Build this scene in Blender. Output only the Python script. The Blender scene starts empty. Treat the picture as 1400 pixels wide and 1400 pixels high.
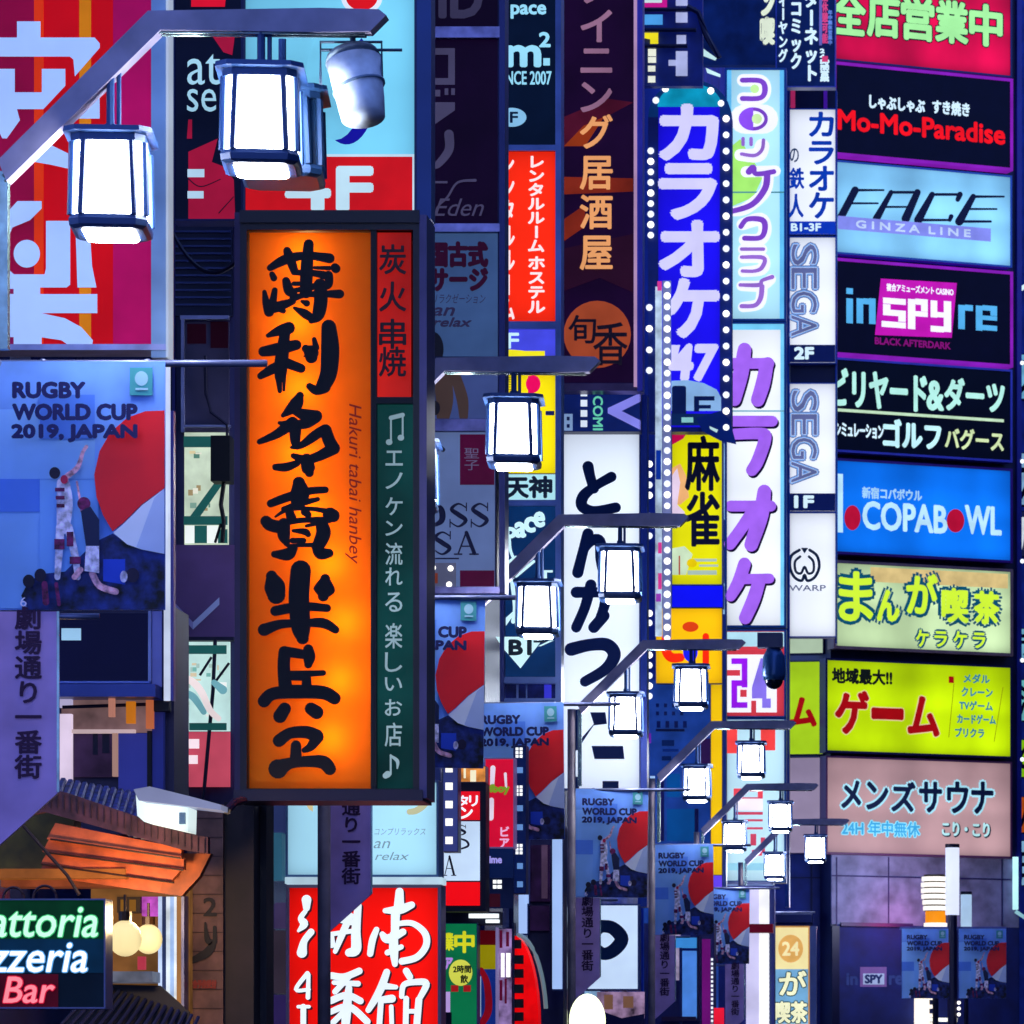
import bpy, math, random
R = math.radians
random.seed(7)
sc = bpy.context.scene
COL = sc.collection

# ---------------------------------------------------------------- camera, world, exposure
F, CX, CY, CZ = 6720.0, 1400.0, 1530.0, 1.6      # focal length in photo pixels, vanishing point, eye height
cam = bpy.data.cameras.new('camera')
cam.sensor_width = 36.0
cam.lens = 36.0 * F / 1400.0
cam.shift_x = (700 - CX) / 1400.0
cam.shift_y = (CY - 700) / 1400.0
cam.clip_start = 0.5
cam.clip_end = 2000
cam.dof.use_dof = True
cam.dof.focus_distance = 33.0
cam.dof.aperture_fstop = 17.0
camo = bpy.data.objects.new('camera', cam)
COL.objects.link(camo)
camo.location = (0, 0, CZ)
camo.rotation_euler = (R(90), 0, 0)
sc.camera = camo
sc.view_settings.view_transform = 'Standard'
sc.view_settings.look = 'None'
sc.view_settings.exposure = 0
sc.view_settings.gamma = 1
w = bpy.data.worlds.new('World')
sc.world = w
w.use_nodes = True
nt = w.node_tree
bg = nt.nodes['Background']
sky = nt.nodes.new('ShaderNodeTexSky')
sky.sky_type = 'NISHITA'
sky.sun_disc = False
sky.sun_elevation = R(-2.0)
sky.sun_rotation = R(200)
mixn = nt.nodes.new('ShaderNodeMix')
mixn.data_type = 'RGBA'
mixn.inputs[0].default_value = 0.9
nt.links.new(sky.outputs[0], mixn.inputs[6])
mixn.inputs[7].default_value = (0.32, 0.52, 1.40, 1)     # city glow in the night sky
nt.links.new(mixn.outputs[2], bg.inputs[0])
bg.inputs[1].default_value = 1.05
try:
    sc.cycles.use_denoising = True
    sc.cycles.max_bounces = 5
    sc.cycles.diffuse_bounces = 2
    sc.cycles.glossy_bounces = 3
    sc.cycles.sample_clamp_indirect = 4
except Exception:
    pass


# ---------------------------------------------------------------- materials
def lin(h):
    h = h.lstrip('#')
    return tuple((lambda c: c / 12.92 if c <= .04045 else ((c + .055) / 1.055) ** 2.4)(int(h[i:i + 2], 16) / 255) for i in (0, 2, 4))


_m = {}


def M(hexc, e=0.0, rough=.45, metal=0.0, var=.15, scale=2.0, base=None, sample=False):
    """procedural paint / acrylic; e > 0 for things that give off light"""
    key = (hexc, e, rough, metal, var, scale, base, sample)
    if key in _m:
        return _m[key]
    m = bpy.data.materials.new(('lit_' if e else 'paint_') + hexc)
    m.use_nodes = True
    t = m.node_tree
    p = t.nodes['Principled BSDF']
    c = lin(hexc)
    b = base if base is not None else (.25 if e else 1.0)
    tc = t.nodes.new('ShaderNodeTexCoord')
    nz = t.nodes.new('ShaderNodeTexNoise')
    nz.inputs['Scale'].default_value = scale
    nz.inputs['Detail'].default_value = 3
    t.links.new(tc.outputs['Object'], nz.inputs['Vector'])
    mr = t.nodes.new('ShaderNodeMapRange')
    mr.inputs['From Min'].default_value = .3
    mr.inputs['From Max'].default_value = .7
    nv = var * (.3 if (sample and 0 < e < 2) else 1)
    mr.inputs['To Min'].default_value = 1 - nv * 1.3
    mr.inputs['To Max'].default_value = 1 + nv * .7
    t.links.new(nz.outputs['Fac'], mr.inputs['Value'])
    mx = t.nodes.new('ShaderNodeMix')
    mx.data_type = 'RGBA'
    mx.blend_type = 'MULTIPLY'
    mx.inputs[0].default_value = 1
    mx.inputs[6].default_value = (c[0] * b, c[1] * b, c[2] * b, 1)
    t.links.new(mr.outputs[0], mx.inputs[7])
    t.links.new(mx.outputs[2], p.inputs['Base Color'])
    p.inputs['Roughness'].default_value = rough
    p.inputs['Specular IOR Level'].default_value = .12 if e else .4
    p.inputs['Metallic'].default_value = metal
    if e:
        p.inputs['Emission Color'].default_value = (*c, 1)
        ml = t.nodes.new('ShaderNodeMath')
        ml.operation = 'MULTIPLY'
        ml.inputs[1].default_value = e
        t.links.new(mr.outputs[0], ml.inputs[0])  # the same noise painted into the emission as uneven backlight
        last = ml
        if sample and e < 2:                     # light box: tube bands and dim edges painted into the emission strength
            sp = t.nodes.new('ShaderNodeSeparateXYZ')
            t.links.new(tc.outputs['Object'], sp.inputs[0])
            sg = t.nodes.new('ShaderNodeSeparateXYZ')
            t.links.new(tc.outputs['Generated'], sg.inputs[0])

            def op(kind, a, b_):
                n_ = t.nodes.new('ShaderNodeMath')
                n_.operation = kind
                for k_, v_ in enumerate((a, b_)):
                    if isinstance(v_, (int, float)):
                        n_.inputs[k_].default_value = v_
                    elif v_ is not None:
                        t.links.new(v_, n_.inputs[k_])
                return n_.outputs[0]
            for ax in (0, 2):
                n1 = t.nodes.new('ShaderNodeTexNoise')
                n1.noise_dimensions = '1D'
                n1.inputs['Scale'].default_value = (.9, 0, 1.3)[ax]
                n1.inputs['Detail'].default_value = .5
                t.links.new(sp.outputs[ax], n1.inputs['W'])
                f_ = op('ADD', op('MULTIPLY', op('SUBTRACT', n1.outputs[0], .5), 2.2 * max(.12, var)), 1.0)
                d_ = op('POWER', op('ABSOLUTE', op('SUBTRACT', op('MULTIPLY', sg.outputs[ax], 2.0), 1.0), None), 7.0)
                g_ = op('SUBTRACT', 1.0, op('MULTIPLY', d_, .28))
                q_ = t.nodes.new('ShaderNodeMath')
                q_.operation = 'MULTIPLY'
                t.links.new(last.outputs[0], q_.inputs[0])
                t.links.new(op('MULTIPLY', f_, g_), q_.inputs[1])
                last = q_
        t.links.new(last.outputs[0], p.inputs['Emission Strength'])
        if not sample:
            m.cycles.emission_sampling = 'NONE'
    _m[key] = m
    return m


def acrylic(hexc):
    """translucent sign sheet: the tubes inside the box light it"""
    m = bpy.data.materials.new('acrylic_' + hexc)
    m.use_nodes = True
    t = m.node_tree
    t.nodes.remove(t.nodes['Principled BSDF'])
    out = t.nodes['Material Output']
    tr = t.nodes.new('ShaderNodeBsdfTranslucent')
    df = t.nodes.new('ShaderNodeBsdfDiffuse')
    mx = t.nodes.new('ShaderNodeMixShader')
    mx.inputs[0].default_value = .25
    nz = t.nodes.new('ShaderNodeTexNoise')
    nz.inputs['Scale'].default_value = 6
    tc = t.nodes.new('ShaderNodeTexCoord')
    t.links.new(tc.outputs['Object'], nz.inputs['Vector'])
    rp = t.nodes.new('ShaderNodeValToRGB')
    c = lin(hexc)
    rp.color_ramp.elements[0].color = (c[0] * .9, c[1] * .85, c[2] * .8, 1)
    rp.color_ramp.elements[1].color = (*c, 1)
    t.links.new(nz.outputs['Fac'], rp.inputs['Fac'])
    t.links.new(rp.outputs[0], tr.inputs[0])
    t.links.new(rp.outputs[0], df.inputs[0])
    t.links.new(tr.outputs[0], mx.inputs[1])
    t.links.new(df.outputs[0], mx.inputs[2])
    t.links.new(mx.outputs[0], out.inputs[0])
    return m


INK = M('0A0A30', rough=.6)
SILVER = M('8A90B8', rough=.35, metal=.5, var=.3, scale=5)
STEEL = M('5058A0', rough=.4, metal=.3, var=.3, scale=4)
DARK = M('1A2264', rough=.5, var=.3)
BLACK = M('07070F', rough=.6)
NAVY = M('20389C', rough=.45, var=.25)
WHITE = M('F4F6FF', e=1.1, var=.05)


# ---------------------------------------------------------------- mesh helpers
class MB:
    def __init__(s):
        s.v, s.f = [], []

    def box(s, x0, x1, y0, y1, z0, z1):
        n = len(s.v)
        s.v += [(x0, y0, z0), (x1, y0, z0), (x1, y1, z0), (x0, y1, z0), (x0, y0, z1), (x1, y0, z1), (x1, y1, z1), (x0, y1, z1)]
        s.f += [tuple(n + i for i in q) for q in ((0, 1, 5, 4), (1, 2, 6, 5), (2, 3, 7, 6), (3, 0, 4, 7), (4, 5, 6, 7), (3, 2, 1, 0))]
        return s

    def prism(s, pts, y0, y1):
        """polygon in the x-z plane between two depths"""
        n, k = len(s.v), len(pts)
        a = sum(pts[i][0] * pts[(i + 1) % k][1] - pts[(i + 1) % k][0] * pts[i][1] for i in range(k))
        if a < 0:
            pts = pts[::-1]
        s.v += [(x, y0, z) for x, z in pts] + [(x, y1, z) for x, z in pts]
        s.f.append(tuple(range(n, n + k)))
        s.f.append(tuple(range(n + 2 * k - 1, n + k - 1, -1)))
        for i in range(k):
            j = (i + 1) % k
            s.f.append((n + j, n + i, n + k + i, n + k + j))
        return s

    def tube(s, path, r, n=8):
        rings = []
        for i, p in enumerate(path):
            a = path[max(0, i - 1)]
            b = path[min(len(path) - 1, i + 1)]
            d = [b[k] - a[k] for k in range(3)]
            L = math.sqrt(sum(q * q for q in d)) or 1
            d = [q / L for q in d]
            up = (0, 0, 1) if abs(d[2]) < .9 else (0, 1, 0)
            u = (d[1] * up[2] - d[2] * up[1], d[2] * up[0] - d[0] * up[2], d[0] * up[1] - d[1] * up[0])
            L = math.sqrt(sum(q * q for q in u))
            u = [q / L for q in u]
            v = (d[1] * u[2] - d[2] * u[1], d[2] * u[0] - d[0] * u[2], d[0] * u[1] - d[1] * u[0])
            rr = r[i] if isinstance(r, (list, tuple)) else r
            m = len(s.v)
            for k in range(n):
                c, q = math.cos(2 * math.pi * k / n) * rr, math.sin(2 * math.pi * k / n) * rr
                s.v.append(tuple(p[j] + u[j] * c + v[j] * q for j in range(3)))
            rings.append(m)
        for a, b in zip(rings, rings[1:]):
            for k in range(n):
                s.f.append((a + k, a + (k + 1) % n, b + (k + 1) % n, b + k))
        s.f.append(tuple(rings[0] + k for k in reversed(range(n))))
        s.f.append(tuple(rings[-1] + k for k in range(n)))
        return s

    def build(s, name, mat, parent=None, smooth=False):
        me = bpy.data.meshes.new(name)
        me.from_pydata(s.v, [], s.f)
        me.materials.append(mat)
        me.update()
        if smooth:
            me.polygons.foreach_set('use_smooth', [True] * len(me.polygons))
        o = bpy.data.objects.new(name, me)
        COL.objects.link(o)
        if parent:
            o.parent = parent
        return o


def sphere(r, n=16, m=10, sz=1.0):
    b = MB()
    for i in range(m + 1):
        t = math.pi * i / m
        for k in range(n):
            b.v.append((r * math.sin(t) * math.cos(2 * math.pi * k / n), r * math.sin(t) * math.sin(2 * math.pi * k / n), sz * r * math.cos(t)))
    for i in range(m):
        for k in range(n):
            b.f.append((i * n + k, (i + 1) * n + k, (i + 1) * n + (k + 1) % n, i * n + (k + 1) % n))
    return b


def tag(o, label, cat=None, group=None, kind=None):
    if label:
        o['label'] = label
    if cat:
        o['category'] = cat
    if group:
        o['group'] = group
    if kind:
        o['kind'] = kind
    return o


def empty(name, loc, label, cat, group=None, rz=0):
    o = bpy.data.objects.new(name, None)
    o.empty_display_size = .2
    COL.objects.link(o)
    o.location = loc
    o.rotation_euler = (0, 0, rz)
    return tag(o, label, cat, group)


def copy_tree(o, parent=None):
    c = o.copy()
    COL.objects.link(c)
    c.parent = parent
    for ch in list(o.children):
        copy_tree(ch, c)
    return c


def at(px, py, Y):
    return ((px - CX) * Y / F, Y, CZ + (CY - py) * Y / F)


# glyph outlines come from Blender's own built-in font
_g = {}


def glyph(ch):
    if ch not in _g:
        c = bpy.data.curves.new('glyph', 'FONT')
        c.body = ch
        c.resolution_u = 3
        o = bpy.data.objects.new('glyph', c)
        COL.objects.link(o)
        me = bpy.data.meshes.new_from_object(o.evaluated_get(bpy.context.evaluated_depsgraph_get()))
        vs = [(v.co.x, v.co.y) for v in me.vertices]
        fs = [tuple(p.vertices) for p in me.polygons]
        bpy.data.objects.remove(o)
        bpy.data.curves.remove(c)
        bpy.data.meshes.remove(me)
        _g[ch] = (vs, fs)
    return _g[ch]


def catmull(pts, k=6):
    out = []
    n = len(pts)
    for i in range(n - 1):
        p0, p1, p2, p3 = pts[max(0, i - 1)], pts[i], pts[i + 1], pts[min(n - 1, i + 2)]
        for j in range(k):
            t = j / k
            out.append(tuple(.5 * (2 * b + (c - a) * t + (2 * a - 5 * b + 4 * c - d) * t * t + (3 * b - a - 3 * c + d) * t ** 3)
                             for a, b, c, d in zip(p0, p1, p2, p3)))
    out.append(tuple(pts[-1]))
    return out


# ---------------------------------------------------------------- a sign: an upright plane standing at its own distance
class S:
    def __init__(s, name, label, cat, Y, rect, group=None, theta=0):
        x0, y0, x1, y1 = rect
        s.rect, s.Y, s.th = rect, Y, R(theta)
        s.X, _, s.Z = at((x0 + x1) / 2, y1, Y)
        s.root = empty(name, (s.X, Y, s.Z), label, cat, group, s.th)
        s.lay = .004
        s.k = Y / F                       # metres per photo pixel here

    def u(s, px):
        k = (px - CX) / F
        return (k * s.Y - s.X) / (math.cos(s.th) - k * math.sin(s.th))

    def z(s, py, u=0):
        return CZ + (CY - py) / F * (s.Y + u * math.sin(s.th)) - s.Z

    def P(s, px, py):
        u = s.u(px)
        return (u, s.z(py, u))

    def R4(s, r):
        u0, u1 = s.u(r[0]), s.u(r[2])
        um = (u0 + u1) / 2
        return u0, u1, s.z(r[3], um), s.z(r[1], um)

    def box(s, r, y0, y1, mat, name, parent=None):
        u0, u1, z0, z1 = s.R4(r)
        return MB().box(u0, u1, y0, y1, z0, z1).build(name, mat, parent or s.root)

    def panel(s, r, mat, name='panel', y=0.0, t=.01):
        return s.box(r, y, y + t, mat, name)

    def ring(s, r, wpx, mat, y0=-.03, y1=.2, name='frame'):
        u0, u1, z0, z1 = s.R4(r)
        w_ = wpx * s.k
        b = MB()
        b.box(u0 - w_, u0, y0, y1, z0 - w_, z1 + w_).box(u1, u1 + w_, y0, y1, z0 - w_, z1 + w_)
        b.box(u0, u1, y0, y1, z1, z1 + w_).box(u0, u1, y0, y1, z0 - w_, z0)
        return b.build(name, mat, s.root)

    def case(s, r, face, wpx=4, frame=None, t=.22, back=None):
        s.panel(r, face)
        s.box(r, .012, t - .01, back or DARK, 'cabinet')
        s.ring(r, wpx, frame or STEEL, -.025, t)
        return s

    def nextlay(s):
        s.lay += .002
        return -s.lay

    def poly(s, pts, mat, name='emblem', t=.0015, parent=None):
        y = s.nextlay()
        return MB().prism([s.P(*p) for p in pts], y, y + t).build(name, mat, parent or s.root)

    def disc(s, cx, cy, rx, ry, mat, name='emblem', n=28, a0=0, a1=360):
        full = a1 - a0 >= 360
        k = n if full else n + 1
        pts = [(cx + rx * math.cos(R(a0 + (a1 - a0) * i / n)), cy - ry * math.sin(R(a0 + (a1 - a0) * i / n))) for i in range(k)]
        return s.poly(pts, mat, name)

    def rects(s, rs, mat, name='stripe'):
        y = s.nextlay()
        b = MB()
        for r in rs:
            u0, u1, z0, z1 = s.R4(r)
            b.box(u0, u1, y - .0001 * (len(b.v) // 8), y + .0015, z0, z1)
            if name != 'lettering':          # every piece its own part
                b.build(name, mat, s.root)
                b = MB()
        return b.build(name, mat, s.root) if b.v else None

    def brush(s, strokes, mat, name='lettering', scale=1.0, dy=.0004):
        """brush strokes given as (x, y, width) points in photo pixels"""
        y = s.nextlay()
        b = MB()
        for st in strokes:
            y -= dy
            pts = catmull([tuple(p) for p in st]) if len(st) > 2 else [tuple(p) for p in st]
            L, Rr = [], []
            pts = [(p[0], p[1], p[2] * scale) for p in pts]
            n = len(pts)
            for i, (px, py, wd) in enumerate(pts):
                a, c = pts[max(0, i - 1)], pts[min(n - 1, i + 1)]
                dx, dz = c[0] - a[0], c[1] - a[1]
                q = math.hypot(dx, dz) or 1
                nx, nz = -dz / q * wd / 2, dx / q * wd / 2
                L.append((px + nx, py + nz))
                Rr.append((px - nx, py - nz))
            m = len(b.v)
            for (p, q) in zip(L, Rr):
                for t in (p, q):
                    uu, zz = s.P(*t)
                    b.v.append((uu, y, zz))
            for i in range(n - 1):
                b.f.append((m + 2 * i, m + 2 * i + 1, m + 2 * i + 3, m + 2 * i + 2))
            for (px, py, wd) in (pts[0], pts[-1]):
                y -= .0001
                m = len(b.v)
                for k in range(14):
                    a = 2 * math.pi * k / 14
                    uu, zz = s.P(px + math.cos(a) * wd / 2, py + math.sin(a) * wd / 2)
                    b.v.append((uu, y, zz))
                b.f.append(tuple(range(m, m + 14)))
        s.lay = max(s.lay, -y + .001)
        return b.build(name, mat, s.root)

    def text(s, txt, r, mat, name='lettering', v=False, bold=0.0, shear=0.0, rot=0, fit='ink', shift=(0, 0), mir=False):
        """r in photo pixels; v: stacked characters, each filling its em square; rot=90: sideways, reading down"""
        y = s.nextlay()
        u0, u1, z0, z1 = s.R4(r)
        b = MB()

        def put(ch, cu0, cu1, cz0, cz1, em, turn=0):
            vs, fs = glyph(ch)
            if not vs:
                return
            q = vs
            if shear:
                q = [(x + shear * yy, yy) for x, yy in q]
            if em:
                bx0, bx1, by0, by1 = 0, 1, -.14, .86
                if turn:
                    q = [(.5 + (yy - .36), .36 - (x - .5)) for x, yy in q]
            else:
                if turn:
                    q = [(yy, -x) for x, yy in q]
                bx0, bx1 = min(p[0] for p in q), max(p[0] for p in q)
                by0, by1 = min(p[1] for p in q), max(p[1] for p in q)
            su = (cu1 - cu0) / ((bx1 - bx0) or 1)
            szz = (cz1 - cz0) / ((by1 - by0) or 1)
            offs = [(0, 0)]
            if bold:
                bb = bold * s.k
                offs += [(math.cos(a) * bb, math.sin(a) * bb) for a in [i * math.pi / 4 for i in range(8)]]
            for j, (ox, oz) in enumerate(offs):
                m = len(b.v)
                for x, yy in q:
                    b.v.append((cu0 + (x - bx0) * su + ox + shift[0] * s.k, y - .00015 * j, cz0 + (yy - by0) * szz + oz - shift[1] * s.k))
                b.f += [tuple(m + i for i in f) for f in fs]

        if v:
            n = len(txt)
            h = (z1 - z0) / n
            for i, ch in enumerate(txt):
                if ch != ' ':
                    put(ch, u0, u1, z1 - h * (i + 1), z1 - h * i, True, ch == 'ー')
        else:
            put(txt, u0, u1, z0, z1, fit == 'em', rot)
        s.lay += .0015
        return b.build(name, mat, s.root)

    def bulbs(s, pts, r=3.6, mat=None, y=-.05):
        me = None
        for (px, py) in pts:
            if me is None:
                o = sphere(r * s.k, 10, 6).build('bulb', mat or BULB, s.root, True)
                me = o.data
            else:
                o = bpy.data.objects.new('bulb', me)
                COL.objects.link(o)
                o.parent = s.root
            uu, zz = s.P(px, py)
            o.location = (uu, y, zz)


BULB = M('FFFAF0', e=2.0, var=.05)

# ================================================================ SETTING
tag(MB().box(-22, 22, -22, 165, -.3, 0).build('road', M('12121A', rough=.35, var=.5, scale=1.5)), None, kind='structure')
tag(MB().box(-6.2, -4.4, -20, 119, 0.004, .13).build('sidewalk', M('2A2A36', rough=.5, var=.3, scale=3)), None, kind='structure')
tag(MB().box(5.0, 8, -20, 119, 0.004, .13).build('sidewalk', M('2A2A36', rough=.5, var=.3, scale=3)), None, kind='structure')


def building(label, x0, x1, y0, y1, h, mat, side=True, front=True, wl=None, nwin=5, floors=6, lit=.3):
    o = empty('building', ((x0 + x1) / 2, (y0 + y1) / 2, 0), label, 'building')
    cx_, cy_ = o.location[0], o.location[1]
    MB().box(x0 - cx_, x1 - cx_, y0 - cy_, y1 - cy_, 0, h).build('wall', mat, o)
    MB().box(x0 - .1 - cx_, x1 + .12 - cx_, y0 - .12 - cy_, y1 - cy_ - .1, h, h + .5).build('parapet', STEEL, o)
    if side:      # windows on the wall that faces the street
        for fl in range(floors):
            z = 3.4 + fl * 3.1
            for i in range(nwin):
                yy = y0 + (i + .5) * (y1 - y0) / nwin
                ww = (y1 - y0) / nwin * .3
                m_ = M('9FD0FF', e=.55, var=.5, scale=1) if random.random() < lit else M('101C4A', rough=.15)
                MB().box(x1 + .004 - cx_, x1 + .05 - cx_, yy - ww - cy_, yy + ww - cy_, z - .8, z + .8).build('window', m_, o)
    return o


building('dark left building behind the big red sign', -16, -6.9, 29, 36, 22, M('1C2858', rough=.6, var=.3), nwin=3, lit=0)
building('purplish left building behind the tall orange sign', -16, -6.15, 36.2, 47.5, 30, M('242C66', rough=.6, var=.3), nwin=4, lit=0)
building('left building behind the dark plum tavern sign', -16, -5.65, 47.6, 62, 32, M('2A3C84', rough=.6, var=.3), nwin=5, lit=.2)
building('left building behind the blue sign edged with bulbs', -16, -6.6, 62.1, 84, 34, M('2C48A8', rough=.6, var=.3), nwin=6, lit=.3)
building('left building behind the pale cyan sign far down the street', -16, -6.7, 90.5, 112, 36, M('2848A8', rough=.6, var=.3), nwin=6, lit=.3)
building('dark building across the street, right of the sign tower', .6, 14, 119, 140, 34, M('0A1230', rough=.6, var=.3), side=False)
building('dim building closing the end of the street behind the sign tower', -18, 8, 141, 160, 44, M('2040A0', rough=.6, var=.4), side=False)
building('unlit building along the right pavement', 8.0, 20, 10, 118, 20, M('151B3C', rough=.6, var=.3), side=False)

# ================================================================ STREET LAMPS (seven along the left kerb)
Y0 = 24.0
K0 = Y0 / F
PX0 = -20.0


def lx(px):
    return (px - PX0) * K0


def lz(py):
    return CZ + (CY - py) * K0


ARM = M('8C86A0', rough=.45, metal=.1, var=.25, scale=4)
TRIM = M('A9C4BE', rough=.25, metal=.8, var=.3, scale=8)
LFRAME = M('26467A', rough=.4, metal=.1, var=.2)
PANE = M('F2F6FF', e=42.0, var=.1, scale=4, sample=True)
PANE.name = 'lantern_glass'


def ch_ring(hw, ch):
    d = hw * 1.0                       # front edge; the body runs a little deeper than it is wide
    return [(-hw + ch, -hw), (hw - ch, -hw), (hw, -hw + ch), (hw, d * 1.5 - ch), (hw - ch, d * 1.5), (-hw + ch, d * 1.5), (-hw, d * 1.5 - ch), (-hw, -hw + ch)]


def loft(b, rings):
    n0 = len(b.v)
    for (hw, ch, z) in rings:
        b.v += [(x, y, z) for x, y in ch_ring(hw, ch)]
    for i in range(len(rings) - 1):
        for k in range(8):
            b.f.append((n0 + i * 8 + k, n0 + i * 8 + (k + 1) % 8, n0 + (i + 1) * 8 + (k + 1) % 8, n0 + (i + 1) * 8 + k))
    b.f.append(tuple(n0 + k for k in reversed(range(8))))
    b.f.append(tuple(n0 + (len(rings) - 1) * 8 + k for k in range(8)))


# lantern meshes: origin at the top of the cap, z down
H = 100 * K0     # height of the panes
HW = 47 * K0
fb = MB()
loft(fb, [(59 * K0, 16 * K0, 0), (60 * K0, 16 * K0, -7 * K0), (50 * K0, 13 * K0, -9 * K0), (50 * K0, 13 * K0, -19 * K0)])
zt, zb = -19 * K0, -19 * K0 - H
loft(fb, [(46 * K0, 13 * K0, zb - 18 * K0), (52 * K0, 14 * K0, zb - 14 * K0), (53 * K0, 14 * K0, zb - 6 * K0), (51 * K0, 14 * K0, zb)])
top, bot = ch_ring(48.5 * K0, 17 * K0), ch_ring(50.5 * K0, 15 * K0)
for (a, c) in zip(top, bot):
    fb.tube([(a[0], a[1], zt), (c[0], c[1], zb)], 4.8 * K0, 6)
fb.tube([(0, 0, 0), (0, 0, 12 * K0)], 8 * K0, 8)
pb = MB()
loft(pb, [(48 * K0, 15 * K0, zb - .001), (46 * K0, 17 * K0, zt + .001)])
ub = MB()
loft(ub, [(34 * K0, 8 * K0, zb - 22 * K0), (36 * K0, 8 * K0, zb - 18.3 * K0)])


def lantern(root, px, y_top, dy, rod_to):
    o = fb.build('lantern_frame', LFRAME, root)
    o.location = (lx(px), dy, lz(y_top))
    o.rotation_euler = (0, 0, R(5.5))      # each lamp is turned a little towards the middle of the street
    for (b_, nm, mt) in ((pb, 'lantern_glass', PANE), (ub, 'underside_light', PANE)):
        b_.build(nm, mt, o)
    L = lz(rod_to) - lz(y_top)
    r = MB()
    r.tube([(0, 0, 11 * K0), (0, 0, L)], 5.5 * K0, 8).tube([(11 * K0, .02, 4 * K0), (11 * K0, .02, L)], 3.2 * K0, 6)
    r.build('hanger', LFRAME, o)
    return o


lamp = empty('street_lamp', (PX0 * K0 - CX * K0, Y0, 0), 'nearest street lamp, bent mauve arm with large lit lanterns in front of the red sign', 'street lamp', 'street lamps along the kerb')
b = MB()
b.tube([(0, 0, -.3), (0, 0, lz(235))], 13 * K0, 14)
b.tube([(0, 0, -.0), (0, 0, 1.0)], 18 * K0, 14)
b.build('pole', M('7E7078', rough=.5, var=.4, scale=3), lamp, True)


def arm_mesh(dy):
    b = MB()
    c = [(0, 222), (205, 18), (440, 14), (520, 16), (530, 24), (522, 32), (508, 46), (440, 47), (222, 44), (12, 250)]
    b.prism([(lx(x), lz(y)) for x, y in c], dy - .055, dy + .055)
    return b


arm_mesh(0).build('arm', ARM, lamp)
b = MB()
for dd in (-.03, .03):
    b.tube([(lx(6), dd, lz(243)), (lx(210), dd, lz(40)), (lx(355), dd, lz(43))], 3 * K0, 6)
    b.tube([(lx(8), dd, lz(250)), (lx(216), dd, lz(46)), (lx(500), dd, lz(48))], 2.2 * K0, 6)
b.build('arm_trim', TRIM, lamp, True)
lantern(lamp, 152, 183, -.02, 78)
lantern(lamp, 358, 95, -.02, 44)
BD = .30      # banners hang this far behind the lanterns, so these light them
MB().tube([(lx(-20), BD, lz(834)), (lx(120), BD, lz(834))], 4 * K0, 8).build('banner_rod', SILVER, lamp, True)
b = MB()
b.tube([(lx(-20), BD, lz(484)), (lx(352), BD, lz(484))], 5 * K0, 8)
b.tube([(lx(-20), 0, lz(484)), (lx(-20), BD + .03, lz(484))], 6 * K0, 8)
for x in (42, 186):
    b.tube([(lx(x), BD, lz(478)), (lx(x), BD, lz(495))], 4 * K0, 6)
b.build('banner_rod', SILVER, lamp, True)
MB().box(lx(0), lx(12), -.03, .03, lz(478), lz(235)).build('conduit', TRIM, lamp)

# -------- banner and street-name board, built once at the nearest lamp
BAN = S('banner', 'large rugby banner hanging at the left edge, on the nearest lamp pole', 'banner', Y0 + .28, (0, 494, 226, 834), 'rugby banners on the lamp poles')
BAN.panel((-5, 494, 226, 834), M('78AAFF', rough=.6, var=.25, scale=3), 'cloth', 0, .006)
BAN.rects([(-5, 560, 55, 655), (0, 700, 55, 832), (55, 600, 130, 655)], M('88BCFF', rough=.6), 'pattern_square')
BAN.rects([(55, 540, 130, 600), (-5, 655, 55, 700)], M('5488F0', rough=.6), 'pattern_square')
BAN.rects([(55, 656, 135, 832)], M('80B8FF', rough=.6), 'pattern_square')
BAN.rects([(178, 503, 209, 541)], M('3E9AA0', rough=.6), 'badge')
BAN.disc(194, 518, 9, 10, M('9CC8D8', rough=.6), 'badge_emblem')
BAN.rects([(186, 531, 203, 534)], M('9CC8D8', rough=.6), 'badge_caption')
BN = M('14145A', rough=.6)
BAN.poly([(40, 834), (30, 815), (40, 795), (60, 785), (90, 782), (130, 742), (155, 730), (178, 745), (226, 758), (226, 834)], M('1A2A70', rough=.6, var=.9, scale=14), 'crowd')
BAN.poly([(142, 765), (172, 765), (172, 800), (142, 795)], M('1E48D0', rough=.6), 'crowd')
BAN.poly([(226, 562), (200, 563), (175, 572), (152, 592), (137, 618), (130, 650), (133, 680), (142, 705), (155, 727), (170, 715), (195, 690), (226, 668)], M('FF1420', rough=.5, var=.1), 'ball')
BAN.poly([(156, 729), (171, 716), (196, 691), (226, 669), (226, 758), (195, 752), (175, 745)], M('F4F6FF', rough=.5), 'ball')
BAN.poly([(212, 682), (226, 669), (226, 758), (195, 752), (188, 748)], M('C8D4F4', rough=.5), 'ball')
PK = M('FFB8C8', rough=.6, var=.55, scale=34)
MAR = M('7A1858', rough=.6, var=.6, scale=40)
PALE = M('F4E8FF', rough=.6, var=.5, scale=30)
BAN.brush([[(88, 662, 18), (90, 690, 22), (88, 722, 18)], [(84, 722, 12), (82, 760, 10), (80, 790, 8)], [(95, 722, 12), (104, 760, 10), (108, 790, 8)]], PALE, 'player')
BAN.rects([(77, 668, 90, 673), (78, 679, 90, 684), (79, 690, 90, 695), (76, 738, 90, 752), (93, 728, 102, 748), (97, 762, 112, 772)], MAR, 'player_kit')
BAN.brush([[(94, 652, 8), (108, 640, 7), (115, 620, 5), (120, 612, 5)], [(107, 660, 3), (112, 690, 3), (113, 700, 3)], [(128, 785, 9), (138, 802, 9), (160, 810, 9)], [(112, 780, 8), (104, 790, 8)]], PK, 'player')
BAN.disc(77, 648, 7.5, 8, M('1C1030', rough=.6), 'player_head')
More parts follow.
